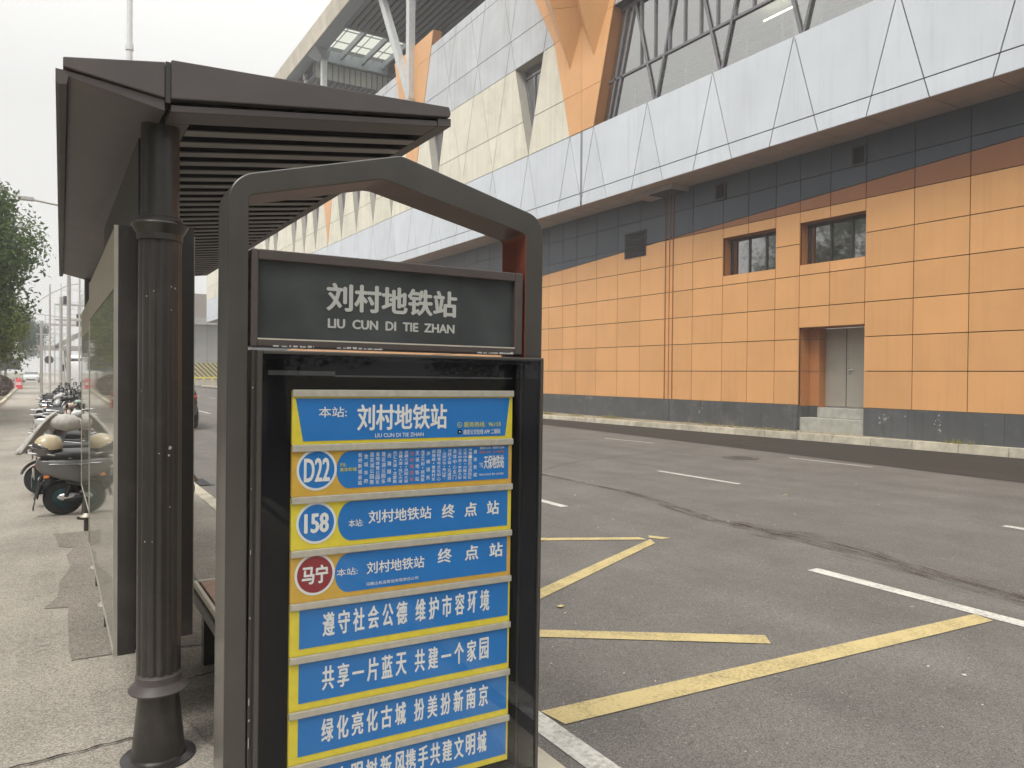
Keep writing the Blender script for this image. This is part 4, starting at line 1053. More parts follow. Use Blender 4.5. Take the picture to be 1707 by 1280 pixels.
# ================================================================== TREES
def make_tree(name, loc, H, rx, rz, nclump, nleaf, leaf, ca, cb, label, cat='tree', group=None, trunk=.18, seed=1, low=.28):
    rnd = random.Random(seed)
    t = empty(name, loc, 0, label, cat, group)
    cz = H-rz; fork = max(.3, cz-rz*.75)
    mb = MB(); mb.tube([(0, 0, 0), (.05, .03, fork*.5), (-.03, .04, fork), (.1, 0, cz+rz*.3)], [trunk*1.25, trunk, trunk*.85, trunk*.3], 10)
    cl = []
    for i in range(nclump):
        while True:
            p = Vector((rnd.uniform(-1, 1), rnd.uniform(-1, 1), rnd.uniform(-1, 1)))
            if .25 < p.length < 1: break
        p = p.normalized()*(.5+.48*rnd.random()**.5); cl.append(Vector((p.x*rx, p.y*rx, cz+p.z*rz)))
        if i % 3 == 0: mb.tube([(0, 0, fork+rnd.uniform(-.2, .5)*rz), tuple(cl[-1].lerp(Vector((0, 0, cz)), .45)), tuple(cl[-1])], [trunk*.45, trunk*.25, .02], 6)
    mb.build('trunk', MT['bark'], t)
    mb = MB(); V = mb.v; Fc = mb.f
    for c in cl:
        r = rx*rnd.uniform(.14, .30)
        for k in range(nleaf):
            d = Vector((rnd.gauss(0, 1), rnd.gauss(0, 1), rnd.gauss(0, .75))).normalized()*r*rnd.random()**.35
            p = c+d; n = (d.normalized()*.6+Vector((rnd.uniform(-1, 1), rnd.uniform(-1, 1), rnd.uniform(-.2, 1)))).normalized()
            u = n.orthogonal().normalized(); q = Matrix.Rotation(rnd.uniform(0, 6.28), 3, n); u = q @ u; v = n.cross(u); s = leaf*rnd.uniform(.6, 1.3)
            o_ = len(V); V += [tuple(p-u*s), tuple(p-v*s*.45), tuple(p+u*s), tuple(p+v*s*.45)]; Fc.append((o_, o_+1, o_+2, o_+3))
    me = bpy.data.meshes.new('crown'); me.from_pydata(V, [], Fc); me.materials.append(leafmat(name+'_leaf', ca, cb))
    o = bpy.data.objects.new('crown', me); C.objects.link(o); o.parent = t
    return t
GT = 'trees along the cycle path'
make_tree('broadleaf_tree', (-4.25, 27.5, .0), 8.0, 3.7, 2.85, 300, 400, .075, (.045, .090, .022), (.14, .20, .060), 'big dark green tree overhanging the cycle path, nearest on the left', group=GT, seed=3)
make_tree('broadleaf_tree', (-4.5, 35, .0), 6.2, 3.5, 2.7, 230, 330, .075, (.10, .15, .03), (.26, .32, .07), 'yellow-green tree just behind the big dark one', group=GT, seed=5)
for i, (x, y, h, r, l) in enumerate(((-5.6, 62, 8.0, 3.6, 'bluish hazy tree beyond the yellow-green one, left of the path'), (-5.2, 82, 8.5, 4.2, 'hazy tree farther down the path, left of the white car'), (-5.0, 104, 9.5, 4.4, 'farthest hazy tree above the white car'), (-6, 140, 11, 5.5, 'pale tree at the far end of the path'))):
    make_tree('broadleaf_tree', (x, y, 0), h, r, h*.38, 70, 230, .13, (.035, .075, .05), (.08, .13, .08), l, group=GT, seed=11+i)
# trees on the far side of the street behind the camera (seen in windows and glass)
proto = make_tree('street_tree', (-9, -9, 0), 8, 3.6, 3.1, 90, 260, .08, (.03, .05, .02), (.08, .11, .04), 'leafy tree across the path behind the viewpoint', group='trees behind the viewpoint', seed=31)
KIDS[proto.name] = [x for x in bpy.data.objects if x.parent == proto]
for i, (x, y, s) in enumerate(((-2.5, -12, .9), (3.5, -13, 1.05), (10, -14, .95), (-14, 2, 1.1), (-13, 12, 1.0), (-14, 22, 1.15), (-13, 33, 1.), (-8, -2, .9), (17, -13, 1.))):
    c = copy_tree(proto); c.location = (x, y, 0); s *= 1.75 if x < -12 else 1; c.scale = (s, s, s*random.uniform(.9, 1.1)); c.rotation_euler.z = i*1.3
# bush
def bush(loc, r, h, ca, cb, label, seed):
    rnd = random.Random(seed); t = empty('shrub', loc, 0, label, 'shrub'); mb = MB(); mb.tube([(0, 0, 0), (0, 0, h*.6)], .04, 6); mb.build('stem', MT['bark'], t)
    mb = MB()
    for k in range(4200):
        a = rnd.uniform(0, 6.28); z = rnd.uniform(-.8, 1); q = math.sqrt(max(0, 1-z*z))*(.86+.14*rnd.random()+.07*math.sin(5*a+4*z)); p = Vector((q*math.cos(a)*r, q*math.sin(a)*r, h*.52+z*h*.48))
        n = Vector((rnd.uniform(-1, 1), rnd.uniform(-1, 1), rnd.uniform(-1, 1))).normalized(); u = n.orthogonal().normalized(); v = n.cross(u); s = .05
        mb.add([p-u*s, p-v*s*.5, p+u*s, p+v*s*.5], [(0, 1, 2, 3)])
    me = bpy.data.meshes.new('foliage'); me.from_pydata(mb.v, [], mb.f); me.materials.append(leafmat('shrub_leaf', ca, cb)); o = bpy.data.objects.new('foliage', me); C.objects.link(o); o.parent = t
bush((-2.75, 50, .1), .95, 1.35, (.07, .025, .02), (.12, .07, .05), 'rounded dark reddish shrub at the kerb left of the path', 3)
bush((-4.6, 58, .1), 1.1, 1.3, (.06, .08, .03), (.13, .14, .05), 'green shrub behind the reddish one', 4)
# left verge, kerb
mb = MB(); mb.add([(-60, 5, .13), (-3.0, 5, .13), (-2.0, 30, .13), (-2.02, 42, .13), (-2.6, 80, .13), (-3.0, 110, .13), (-60, 110, .13)], [tuple(range(7))]); struct(mb.build('planting_strip', MT['soil']))
mb = MB(); pk = [(-3.0, 5), (-2.0, 30), (-2.02, 42), (-2.6, 80), (-3.0, 110)]
for (ax, ay), (bx, by) in zip(pk, pk[1:]):
    n = int((by-ay)/1.0)
    for k in range(n):
        y0 = ay+(by-ay)*k/n+.01; y1 = ay+(by-ay)*(k+1)/n; xa = ax+(bx-ax)*k/n; xb = ax+(bx-ax)*(k+1)/n
        mb.hexa([(xa, y0, .05), (xa+.14, y0, .05), (xb+.14, y1, .05), (xb, y1, .05)], [(xa, y0, .22), (xa+.14, y0, .22), (xb+.14, y1, .22), (xb, y1, .22)])
struct(mb.build('path_kerb', MT['kerb']))

# ================================================================== POLES, MASTS, SIGNS (distance)
def post(name, x, y, h, r0, r1, m, label, cat, group=None, sq=False):
    if name != 'mast': r0, r1 = r0*.62, r1*.62
    t = empty(name, (x, y, .1), 0, label, cat, group)
    mb = MB()
    if sq: mb.box(-r0, r0, -r0, r0, 0, h)
    else: mb.lathe([(r0, 0), (r1, h)], n=14)
    mb.build('pole', m, t, smooth=30); return t
t = post('mast', 3.55, 45, 26.6, .16, .14, MT['palepole'], 'tall slim white mast rising above the shelter roof', 'mast')
MB().lathe([(.26, 25.1), (.28, 25.15), (.28, 30)], n=16).build('radome', MT['palepole'], t, smooth=30); 
mb = MB(); 
for z in (24.4, 24.9): mb.lathe([(.14, z), (.22, z+.02), (.22, z+.05), (.14, z+.06)], n=16)
mb.box(-.22, .22, -.1, .1, 24.4, 25.1); mb.build('bracket', MT['pole'], t)
MB().lathe([(.2, 18.6), (.2, 18.9)], n=12).build('flange', MT['palepole'], t)
# camera / lamp arm pole behind the shelter
t = post('street_lamp', .70, 40, 9.2, .15, .11, MT['pole'], 'grey lamp post behind the shelter with a long arm over the path', 'lamp post')
mb = MB(); mb.tube([(0, 0, 9.0), (-1.5, 0, 9.18), (-3.2, 0, 9.45)], [.06, .05, .045], 8); mb.build('arm', MT['pole'], t)
mb = MB(); mb.box(-1.95, -1.35, -.12, .12, 9.1, 9.28); mb.box(-3.3, -2.4, -.1, .1, 9.36, 9.52); mb.build('lamp_head', MT['pole'], t, bevel=.03)
mb = MB(); mb.box(-.1, .1, -.25, 0, 8.9, 9.2); mb.build('clamp', MT['pole'], t)
t = post('street_lamp', -.05, 52, 6.6, .10, .07, MT['pole'], 'slimmer lamp post left of the tall one with raked twin arms', 'lamp post')
mb = MB(); mb.tube([(-.55, 0, 5.6), (0, 0, 6.05), (.9, 0, 6.6), (1.5, 0, 6.75)], .035, 6); mb.build('arm', MT['pole'], t)
t = post('gantry_post', .45, 46, 5.4, .13, .12, MT['pole'], 'grey post with two short crossbars, second from the panels', 'gantry')
mb = MB(); mb.box(-.25, 3.2, -.04, .04, 4.95, 5.03); mb.box(-.25, 3.2, -.04, .04, 4.15, 4.24); mb.build('crossbar', MT['pole'], t)
MB().box(.1, .4, -.1, .1, 5.03, 5.45).build('camera', MT['darkgrey'], t, bevel=.02)
t = post('gantry_post', -.55, 62, 5.0, .16, .15, MT['pole'], 'grey portal post nearest the path with a long crossbar', 'gantry')
mb = MB(); mb.box(.1, 5.0, -.06, .06, 4.7, 4.85); mb.build('crossbar', MT['pole'], t)
MB().lathe([(.28, -.05), (.28, .03)], (.45, 0, 2.3), axis='y', n=20).build('round_sign', MT['darkgrey'], t)
t = post('gantry_post', 1.55, 55, 7.5, .09, .08, MT['pole'], 'thin grey post carrying a horizontal boom over the path', 'gantry')
mb = MB(); mb.tube([(0, 0, 4.8), (-3.2, 0, 5.15)], .05, 6); mb.tube([(-3.2, 0, 5.15), (-4.1, 0, 5.2)], .07, 6); mb.build('boom', MT['palepole'], t)
for i, (x, y, h) in enumerate(((.9, 90, 10.5), (.4, 104, 9.5), (1.9, 98, 11.5), (-.6, 112, 8.6), (2.6, 84, 9), (-.2, 125, 8.5), (1.3, 120, 10), (3.2, 108, 11))):
    t = post('catenary_mast', x, y, h, .11, .10, MT['palepole'], 'pale hazy catenary mast, %s nearest of the distant masts' % ('third', 'fifth', 'fourth', 'seventh', 'first', 'last but one', 'eighth', 'sixth')[i], 'mast', 'distant catenary masts', True)
    mb = MB(); 
    for z in (h*.62, h*.8, h*.93): mb.box(0, 2.6, -.03, .03, z, z+.07)
    mb.tube([(0, 0, h*.62), (2.2, 0, h*.93)], .03, 5); mb.build('bracket', MT['palepole'], t)
# signal box head near the panels
t = post('traffic_signal', 2.25, 58, 5.0, .07, .06, MT['pole'], 'dark signal head on a post beside the shelter panels', 'traffic signal')
mb = MB(); mb.box(-.8, .5, -.15, .15, 5.0, 5.3); mb.box(-.8, .5, -.15, .15, 4.5, 4.85); mb.build('signal_head', MT['darkgrey'], t)
mb = MB(); mb.tube([(-.7, 0, 5.3), (-.7, 0, 5.9), (-.4, 0, 6.2), (.3, 0, 6.2), (.3, 0, 5.3)], .03, 6); mb.build('guard', MT['pole'], t)
# footbridge stair far
fb = empty('footbridge', (4, 96, 0), 0, 'pale footbridge with a sloping stair beyond the van', 'footbridge')
mb = MB(); mb.hexa([(-3.6, 0, 4.0), (-3.6, 2.5, 4.0), (4, 2.5, 8.6), (4, 0, 8.6)], [(-3.6, 0, 4.5), (-3.6, 2.5, 4.5), (4, 2.5, 9.4), (4, 0, 9.4)]); mb.box(-6, 4, 0, 2.5, 3.9, 4.4); mb.build('deck', MT['concrete'], fb)
mb = MB()
for k in range(28): mb.box(-6+k*.35, -5.96+k*.35, 0, .05, 4.4, 5.6)
mb.box(-6, 4, 0, .06, 5.55, 5.62); mb.build('railing', MT['palepole'], fb)
mb = MB(); mb.box(-2.8, -2.2, .5, 1.5, 0, 3.9); mb.box(2, 2.6, .5, 1.5, 0, 7.6); mb.build('pier', MT['concrete'], fb)
# fence on the left and low wall far right of the path
fn = empty('fence', (-6.5, 90, .1), 0, 'grey metal fence behind the shrubs left of the path', 'fence')
mb = MB()
for k in range(60): mb.box(-3+k*.09, -2.97+k*.09, 0, .03, 0, 2.6)
mb.box(-3, 2.4, -.02, .05, 2.4, 2.5); mb.box(-3, 2.4, -.02, .05, .3, .4); mb.build('bars', MT['pole'], fn)
fn = empty('fence', (0, 88, .1), 0, 'pale mesh fence behind the parked scooters', 'fence')
mb = MB()
for k in range(56): mb.box(-.2+k*.12, -.17+k*.12, 0, .03, 0, 2.9)
for z in (.3, 1.5, 2.8): mb.box(-.2, 6.5, -.02, .05, z, z+.06)
mb.build('bars', MT['palepole'], fn)
for i, (x, y, h, l) in enumerate(((-2.35, 70, 4.1, 'white post with a banner sign beside the shrub'), (-3.9, 84, 4.0, 'white post farther left behind the shrub'), (-4.8, 92, 3.6, 'shorter white post at the left picture edge'))):
    t = post('sign_post', x, y, h, .06, .06, MT['palepole'], l, 'sign post')
    MB().box(-.2, .2, -.04, .04, h-1.5, h).build('banner', MT['palepole'], t)
    MB().box(-.55, .35, -.05, .05, h-2.5, h-1.65).build('dark_sign', MT['darkgrey'], t)
# red water barriers
bp = empty('traffic_barrier', (-2.35, 78, .1), 0, 'red plastic barrier, front one of the pair by the far kerb', 'barrier', 'red barriers by the kerb')
mb = MB(); mb.loft([(0, 0, 0, .28, .30, 4), (.35, 0, 0, .26, .26, 4), (.7, 0, 0, .2, .14, 4), (.85, 0, 0, .14, .08, 3)], 16, 'z'); mb.build('body', MT['redp'], bp, smooth=40)
MB().box(-.2, .2, -.26, -.2, .4, .5).build('reflector', MT['bwhite'], bp)
KIDS[bp.name] = [x for x in bpy.data.objects if x.parent == bp]
c = copy_tree(bp); c.location = (-2.7, 82, .1); c['label'] = 'red plastic barrier, rear one of the pair by the far kerb'
c = copy_tree(bp); c.location = (-1.93, 36.2, .1); c['label'] = 'red plastic barrier cut by the left picture edge'; c.scale = (.8, .8, .95)

# ================================================================== VIADUCT beyond the building
vd = empty('viaduct', (18, 112, 0), 0, 'grey concrete viaduct with a hazard-striped foot closing the road', 'viaduct')
mb = MB(); mb.box(-7, 20, 0, 3, 0, 9); mb.build('pier_wall', MT['concrete'], vd)
mb = MB()
for k in range(14): mb.box(-7+k*1.9, -6.9+k*1.9, -.03, 0, 2.9, 9)
mb.build('panel_joint', MT['deck'], vd)
mb = MB(); mb.box(-9, 22, -1.2, 8, 9.0, 12.4); mb.build('deck', MT['deck'], vd)
mb = MB(); mb.box(-9, 22, -1.5, -1.2, 8.2, 9.1); mb.build('deck_edge', MT['concrete'], vd)
mb = MB(); mb.box(-7.05, 20, -.10, -.04, .9, 2.9); mb.build('hazard_band', stripes, vd)
mb = MB(); mb.box(-12, 20, -3.2, -2.7, 0, .55); mb.build('guard_kerb', MT['kerb'], vd)
mb = MB()
for k in range(16): mb.box(-7+k*1.1, -6.8+k*1.1, -3.0, -2.9, .55, 1.0)
mb.box(-7, 11, -3.02, -2.88, .8, 1.0); mb.build('guard_rail', MT['byellow'], vd)

# ================================================================== CARS
def wheel(parent, x, y, r, wd, spokes=5):
    mb = MB(); mb.lathe([(r*.62, -wd/2), (r*.93, -wd/2), (r, -wd*.38), (r, wd*.38), (r*.93, wd/2), (r*.62, wd/2)], (x, y, r), axis='y', n=30); o = mb.build('wheel', MT['rubber'], parent, smooth=35)
    mb = MB(); s = -1 if y < 0 else 1
    mb.lathe([(r*.61, -wd*.4), (r*.63, wd*.0+.0), (r*.61, wd*.4)], (x, y, r), axis='y', n=24)
    for k in range(spokes):
        a = 2*math.pi*k/spokes; mb.tube([(x, y+s*wd*.46, r), (x+math.cos(a)*r*.6, y+s*wd*.44, r+math.sin(a)*r*.6)], .028, 5)
    mb.build('rim', MT['chrome'], o, smooth=35)
def car(loc, rz, paint, label, suv=False, H=1.46, Ln=4.6):
    t = empty('car', loc, rz, label, 'car')
    h = Ln/2; w_ = .9; base = .22 if not suv else .28; belt = .92 if not suv else 1.08
    mb = MB()
    S_ = [(-h, .62, .70, .30), (-h+.12, .66, .83, .40), (-h+.6, .68, .89, .44), (-.4, .66, .90, .45), (h-1.2, .63, .9, .43), (h-.45, .60, .86, .38), (h-.1, .56, .76, .32), (h, .54, .6, .24)]
    k_ = 1.15 if suv else 1.
    mb.loft([(x, 0, z*k_, hw, hh*k_, 4.5) for x, z, hw, hh in S_], 24, 'x'); mb.build('body', paint, t, smooth=50)
    mb = MB(); r0 = -h+(.35 if suv else .75)
    mb.loft([(r0, 0, belt, .70, .12, 3), (r0+.45, 0, (belt+H)/2-.06, .74, (H-belt)/2+.0, 3.5), (r0+1.1, 0, (belt+H)/2-.02, .73, (H-belt)/2+.06, 3.8), (.35, 0, (belt+H)/2-.02, .72, (H-belt)/2+.05, 3.8), (.85, 0, (belt+H)/2-.16, .73, (H-belt)/2-.08, 3.5), (1.35, 0, belt-.04, .72, .08, 3)], 24, 'x'); mb.build('cabin_glass', G['car'], t, smooth=50)
    mb = MB(); mb.loft([(r0+.4, 0, H-.06, .60, .05, 3), (r0+.9, 0, H-.01, .64, .05, 4), (.25, 0, H-.01, .64, .05, 4), (.6, 0, H-.08, .58, .03, 3)], 20, 'x'); mb.build('roof', paint, t, smooth=50)
    for x in (-h+.85, h-.9):
        for y in (-.82, .82): wheel(t, x, y, .34, .22)
    for y in (-.62, .62):
        MB().ball((h-.14, y, .68*k_), (.12, .17, .07)).build('headlight', MT['chrome'], t, smooth=60)
        MB().ball((-h+.08, y, .82*k_), (.1, .18, .07)).build('tail_light', MT['redp'], t, smooth=60)
    for y in (-.98, .98):
        mb = MB(); mb.ball((.72, y, belt+.1), (.09, .11, .08)); mb.build('mirror', MT['blackp'], t, smooth=60)
    mb = MB(); mb.box(h-.03, h+.01, -.45, .45, .34*k_, .5*k_); mb.build('grille', MT['blackp'], t)
    mb = MB(); mb.box(h+.0, h+.02, -.22, .22, .50*k_, .62*k_); mb.build('number_plate', MT['bwhite'], t)
    return t
pw = mat('white_car_paint', (.75, .76, .77), .25, 0, var=.02, coat=.6); pk_ = mat('black_car_paint', (.018, .02, .022), .2, 0, var=.02, coat=.8)
car((-2.15, 116, .1), R_(-90), pw, 'white saloon car driving towards us far down the path')
car((2.76, 25.3, 0), R_(90), pk_, 'black car half hidden behind the shelter panels on the road', True, 1.66, 4.6)
# white van front beyond the scooters
vn = empty('minibus', (1.95, 66, .1), R_(-90), 'white minibus with dark windscreen parked beyond the scooters', 'minibus')
mb = MB(); mb.loft([(-2.9, 0, 1.55, 1.0, 1.15, 7), (1.9, 0, 1.55, 1.02, 1.18, 7), (2.3, 0, 1.5, 1.0, 1.12, 7), (2.62, 0, 1.15, .98, .78, 6), (2.85, 0, .85, .94, .48, 5)], 28, 'x'); mb.build('body', pw, vn, smooth=50)
mb = MB(); mb.hexa([(2.56, -.86, 1.5), (2.66, -.86, 1.5), (2.66, .86, 1.5), (2.56, .86, 1.5)], [(2.30, -.82, 2.45), (2.42, -.82, 2.45), (2.42, .82, 2.45), (2.30, .82, 2.45)]); mb.build('windscreen', G['car'], vn)
mb = MB(); mb.box(-2.4, 2.0, -1.035, -1.02, 1.6, 2.3); mb.box(-2.4, 2.0, 1.02, 1.035, 1.6, 2.3); mb.build('side_window', G['car'], vn)
for y in (-.7, .7): MB().ball((2.8, y, .95), (.08, .18, .11)).build('headlight', MT['chrome'], vn, smooth=60)
for y in (-1.22, 1.22): MB().box(2.2, 2.32, y-.1, y+.1, 1.5, 2.0).build('mirror', MT['blackp'], vn, bevel=.02)
for x in (-1.8, 1.8):
    for y in (-.9, .9): wheel(vn, x, y, .36, .22)

# ================================================================== SCOOTERS
def scooter(paint, accent, label, quilt=False, box=False, basket=False):
    """local +x is forward, wheels on z=0"""
    t = empty('scooter', (0, 0, 0), 0, label, 'scooter', 'scooters parked in a row')
    r = .215
    for x, nm in ((-.62, 'rear_wheel'), (.66, 'front_wheel')):
        mb = MB(); n = 12; prof = []
        for k in range(n+1):
            a = math.pi*(k/n) - math.pi/2; prof.append((r-.042+.042*math.cos(a)+.0, .05*math.sin(a)))
        mb.lathe([(r-.075, -.045)]+prof+[(r-.075, .045)], (x, 0, r), axis='y', n=32); o = mb.build(nm, MT['rubber'], t, smooth=50)
        mb = MB()
        if x < 0: mb.lathe([(.03, -.075), (.11, -.06), (.135, -.035), (.14, 0), (.135, .035), (.11, .06), (.03, .075)], (x, 0, r), axis='y', n=24)
        else:
            mb.lathe([(.138, -.03), (.142, 0), (.138, .03)], (x, 0, r), axis='y', n=28); mb.lathe([(.04, -.05), (.04, .05)], (x, 0, r), axis='y', n=14)
            for k in range(6):
                a = k*math.pi/3; mb.tube([(x, 0, r), (x+.137*math.cos(a), 0, r+.137*math.sin(a))], .012, 5)
        mb.build('rim', accent, o, smooth=40)
    # fenders
    for x, a0, a1, rr in ((-.62, 20, 175, .265), (.66, 20, 150, .255)):
        mb = MB(); L_ = []; n = 12
        for k in range(n+1):
            a = R_(a0+(a1-a0)*k/n); L_ += [(x+rr*math.cos(a), -.075, r+rr*math.sin(a)-.02), (x+(rr+.02)*math.cos(a), 0, r+(rr+.02)*math.sin(a)), (x+rr*math.cos(a), .075, r+rr*math.sin(a)-.02)]
        mb.add(L_, [(3*k+i, 3*k+i+1, 3*k+i+4, 3*k+i+3) for k in range(n) for i in (0, 1)])
        mb.build('fender', MT['blackp'], t, smooth=60)
    # mudflap with toothed end
    mb = MB(); mb.prism([(-.86, .40), (-.90, .25), (-.93, .11), (-.925, .11), (-.90, .25), (-.84, .40)], 'y', -.07, .07)
    for k in range(5): mb.prism([(-.93, .115), (-.935, .09), (-.925, .09), (-.92, .115)], 'y', -.068+k*.029, -.052+k*.029)
    mb.build('mudflap', MT['rubber'], t)
    # swingarm, motor cover
    mb = MB(); mb.tube([(-.62, .095, r), (-.2, .12, .26)], [.035, .04], 8); mb.tube([(-.62, -.095, r), (-.2, -.12, .26)], [.035, .04], 8); mb.tube([(-.60, .11, .25), (-.52, .12, .52)], .028, 8); mb.tube([(-.60, -.11, .25), (-.52, -.12, .52)], .028, 8); mb.build('swingarm', MT['blackp'], t, smooth=40)
    mb = MB(); mb.ball((-.56, -.10, r+.03), (.13, .03, .055)); mb.build('motor_cover', MT['chrome'], t, smooth=60)
    # body under seat
    mb = MB(); mb.loft([(-.90, 0, .64, .07, .05, 3), (-.84, 0, .62, .12, .095, 3.6), (-.66, 0, .59, .16, .135, 4), (-.45, 0, .55, .175, .17, 4), (-.22, 0, .50, .17, .21, 4), (-.08, 0, .46, .14, .21, 3.6), (-.02, 0, .42, .09, .15, 3)], 24, 'x'); mb.build('body', paint, t, smooth=50)
    mb = MB(); mb.loft([(-.86, 0, .74, .10, .03, 2.6), (-.7, 0, .755, .15, .055, 2.8), (-.4, 0, .74, .16, .06, 3), (-.15, 0, .715, .135, .05, 3), (-.02, 0, .69, .09, .03, 2.6)], 18, 'x'); mb.build('seat', MT['blackp'], t, smooth=50)
    mb = MB(); mb.loft([(-.12, 0, .30, .15, .05, 4), (.1, 0, .27, .17, .05, 4), (.36, 0, .28, .165, .05, 4), (.46, 0, .34, .15, .06, 4)], 16, 'x'); mb.build('footboard', MT['blackp'], t, smooth=50)
    # front apron
    mb = MB(); mb.loft([(.30, .46, 0, .05, .15, 3.2), (.45, .50, 0, .065, .19, 3), (.62, .50, 0, .08, .195, 2.8), (.78, .47, 0, .085, .17, 2.8), (.90, .43, 0, .085, .13, 2.6), (.97, .40, 0, .06, .09, 2.5)], 20, 'z'); mb.build('front_apron', paint, t, smooth=50)
    mb = MB(); mb.tube([(.66, .06, r), (.52, .05, .52)], .022, 8); mb.tube([(.66, -.06, r), (.52, -.05, .52)], .022, 8); mb.tube([(.52, 0, .5), (.40, 0, .98)], .03, 8); mb.build('fork', MT['blackp'], t, smooth=40)
    mb = MB(); mb.tube([(.24, -.33, .99), (.32, -.2, 1.02), (.39, 0, .99), (.32, .2, 1.02), (.24, .33, .99)], .014, 8); hbm = mb.build('handlebar', MT['chrome'], t, smooth=40)
    mb = MB(); mb.tube([(.225, -.36, .985), (.29, -.24, 1.012)], .021, 8); mb.tube([(.225, .36, .985), (.29, .24, 1.012)], .021, 8); mb.tube([(.28, -.33, .975), (.36, -.17, 1.0)], .008, 6); mb.tube([(.28, .33, .975), (.36, .17, 1.0)], .008, 6); mb.build('grip', MT['rubber'], hbm, smooth=40)
    mb = MB(); mb.loft([(.27, 0, 1.01, .08, .03, 3), (.36, 0, 1.03, .13, .06, 3), (.46, 0, 1.01, .13, .075, 3), (.52, 0, .99, .09, .05, 2.6)], 18, 'x'); mb.build('dashboard', paint, t, smooth=50)
    mb = MB(); mb.ball((.51, 0, .985), (.05, .075, .05)); mb.build('headlight', MT['chrome'], t, smooth=60)
    mb = MB(); mb.ball((-.885, 0, .62), (.03, .06, .03)); mb.build('tail_light', MT['tailred'], t, smooth=60)
    for s in (-1, 1):
        mb = MB(); mb.tube([(.33, s*.2, 1.03), (.34, s*.27, 1.15), (.33, s*.32, 1.2)], .007, 6); mb.ball((.33, s*.335, 1.22), (.02, .065, .045)); mb.build('mirror', MT['blackp'], t, smooth=60)
    mb = MB(); mb.tube([(-.55, .14, .72), (-.80, .13, .78), (-.98, .09, .79), (-.98, -.09, .79), (-.80, -.13, .78), (-.55, -.14, .72)], .011, 6); mb.tube([(-.9, .11, .785), (-.9, -.11, .785)], .009, 6); mb.build('rear_rack', MT['chrome'], t, smooth=40)
    mb = MB(); mb.tube([(-.05, .1, .25), (-.12, .24, .02)], .012, 6); mb.build('kickstand', MT['blackp'], t)
    mb = MB(); mb.loft([(-.60, 0, .435, .150, .03, 4), (-.40, 0, .385, .17, .035, 4), (-.15, 0, .33, .165, .045, 4), (-.04, 0, .30, .14, .05, 4)], 16, 'x'); mb.build('lower_skirt', MT['blackp'], t, smooth=50)
    for s_ in (-1, 1):
        mb = MB(); mb.ball((-.80, s_*.115, .50), (.035, .014, .02)); mb.build('side_reflector', MT['borange'], t, smooth=60)
        mb = MB(); mb.tube([(-.78, s_*.150, .66), (-.5, s_*.176, .655), (-.2, s_*.172, .62)], .006, 5); mb.build('side_trim', MT['chrome'], t, smooth=60)
    mb = MB(); mb.box(-.945, -.93, -.09, .09, .36, .50); mb.build('number_plate', accent, t)
    if box:
        mb = MB(); mb.loft([(.80, -.86, 0, .15, .17, 4), (.86, -.86, 0, .175, .2, 4), (1.02, -.86, 0, .175, .2, 4), (1.10, -.86, 0, .14, .16, 3.5)], 20, 'z'); mb.build('top_box', MT['blackp'], t, smooth=45)
    if basket:
        mb = MB()
        for z in (.62, .70, .78, .86): mb.tube([(.56, -.15, z), (.82, -.15, z), (.82, .15, z), (.56, .15, z), (.56, -.15, z)], .006, 5)
        for k in range(6):
            for (x, y) in ((.56+.052*k, -.15), (.56+.052*k, .15), (.82, -.15+.06*k)): mb.tube([(x, y, .62), (x, y, .86)], .005, 4)
        mb.build('front_basket', MT['darkgrey'], t)
    if quilt:
        mb = MB(); L_ = []; n, m_ = 12, 12
        for j in range(m_+1):
            v = j/m_; z = 1.14-.56*v; hw = .36*(1-.10*v)+.03*math.sin(v*6)
            for i in range(n+1):
                u = i/n*2-1; L_.append((.46+.10*(1-u*u)*(.5+.5*v)+.02*math.sin(i*2.1)*math.cos(j*1.7)+.42*v**.8, u*hw, z+.015*math.sin(i*1.3)))
        mb.add(L_, [(j*(n+1)+i, j*(n+1)+i+1, (j+1)*(n+1)+i+1, (j+1)*(n+1)+i) for j in range(m_) for i in range(n)])
        for s in (-1, 1): mb.ball((.36, s*.27, 1.0), (.19, .15, .12))
        o = mb.build('windscreen_quilt', mat('quilted_cover', (.52, .50, .46), .8, var=.15, scale=20, bump=.5, bscale=18), t, smooth=60)
        so = o.modifiers.new('thick', 'SOLIDIFY'); so.thickness = .02
    return t
pg = mat('graphite_scooter_paint', (.15, .145, .145), .3, .25, var=.05, coat=.5); pwh = mat('white_scooter_paint', (.62, .62, .60), .3, 0, var=.04, coat=.5)
pbk = mat('black_scooter_paint', (.025, .025, .028), .25, 0, var=.05, coat=.6); pgn = mat('mint_scooter_paint', (.35, .47, .38), .3, 0, var=.04, coat=.5); ppk = mat('beige_scooter_paint', (.55, .40, .34), .3, 0, var=.04, coat=.5)
teal = mat('teal_hub', (.008, .05, .058), .35, .3, var=.1)
s0 = scooter(pg, teal, 'graphite scooter with teal wheel hub, nearest of the row, behind the glass panels')
s1 = scooter(pwh, MT['chrome'], 'white scooter second from the front of the row')
s2 = scooter(pg, MT['chrome'], 'grey scooter with a quilted windscreen cover hanging over the path', True)
s3 = scooter(pbk, MT['chrome'], 'black scooter right behind the one with the quilted cover', False, False, True)
s4 = scooter(pgn, MT['chrome'], 'mint green scooter in the middle of the row', False, False, False)
s5 = scooter(ppk, MT['chrome'], 'beige scooter with a low black seat in the middle of the row')
protos = [s0, s1, s2, s3, s4, s5]
for p in protos: KIDS[p.name] = [x for x in bpy.data.objects if x.parent == p]
for p in protos:
    for q in KIDS[p.name]: KIDS[q.name] = [x for x in bpy.data.objects if x.parent == q]
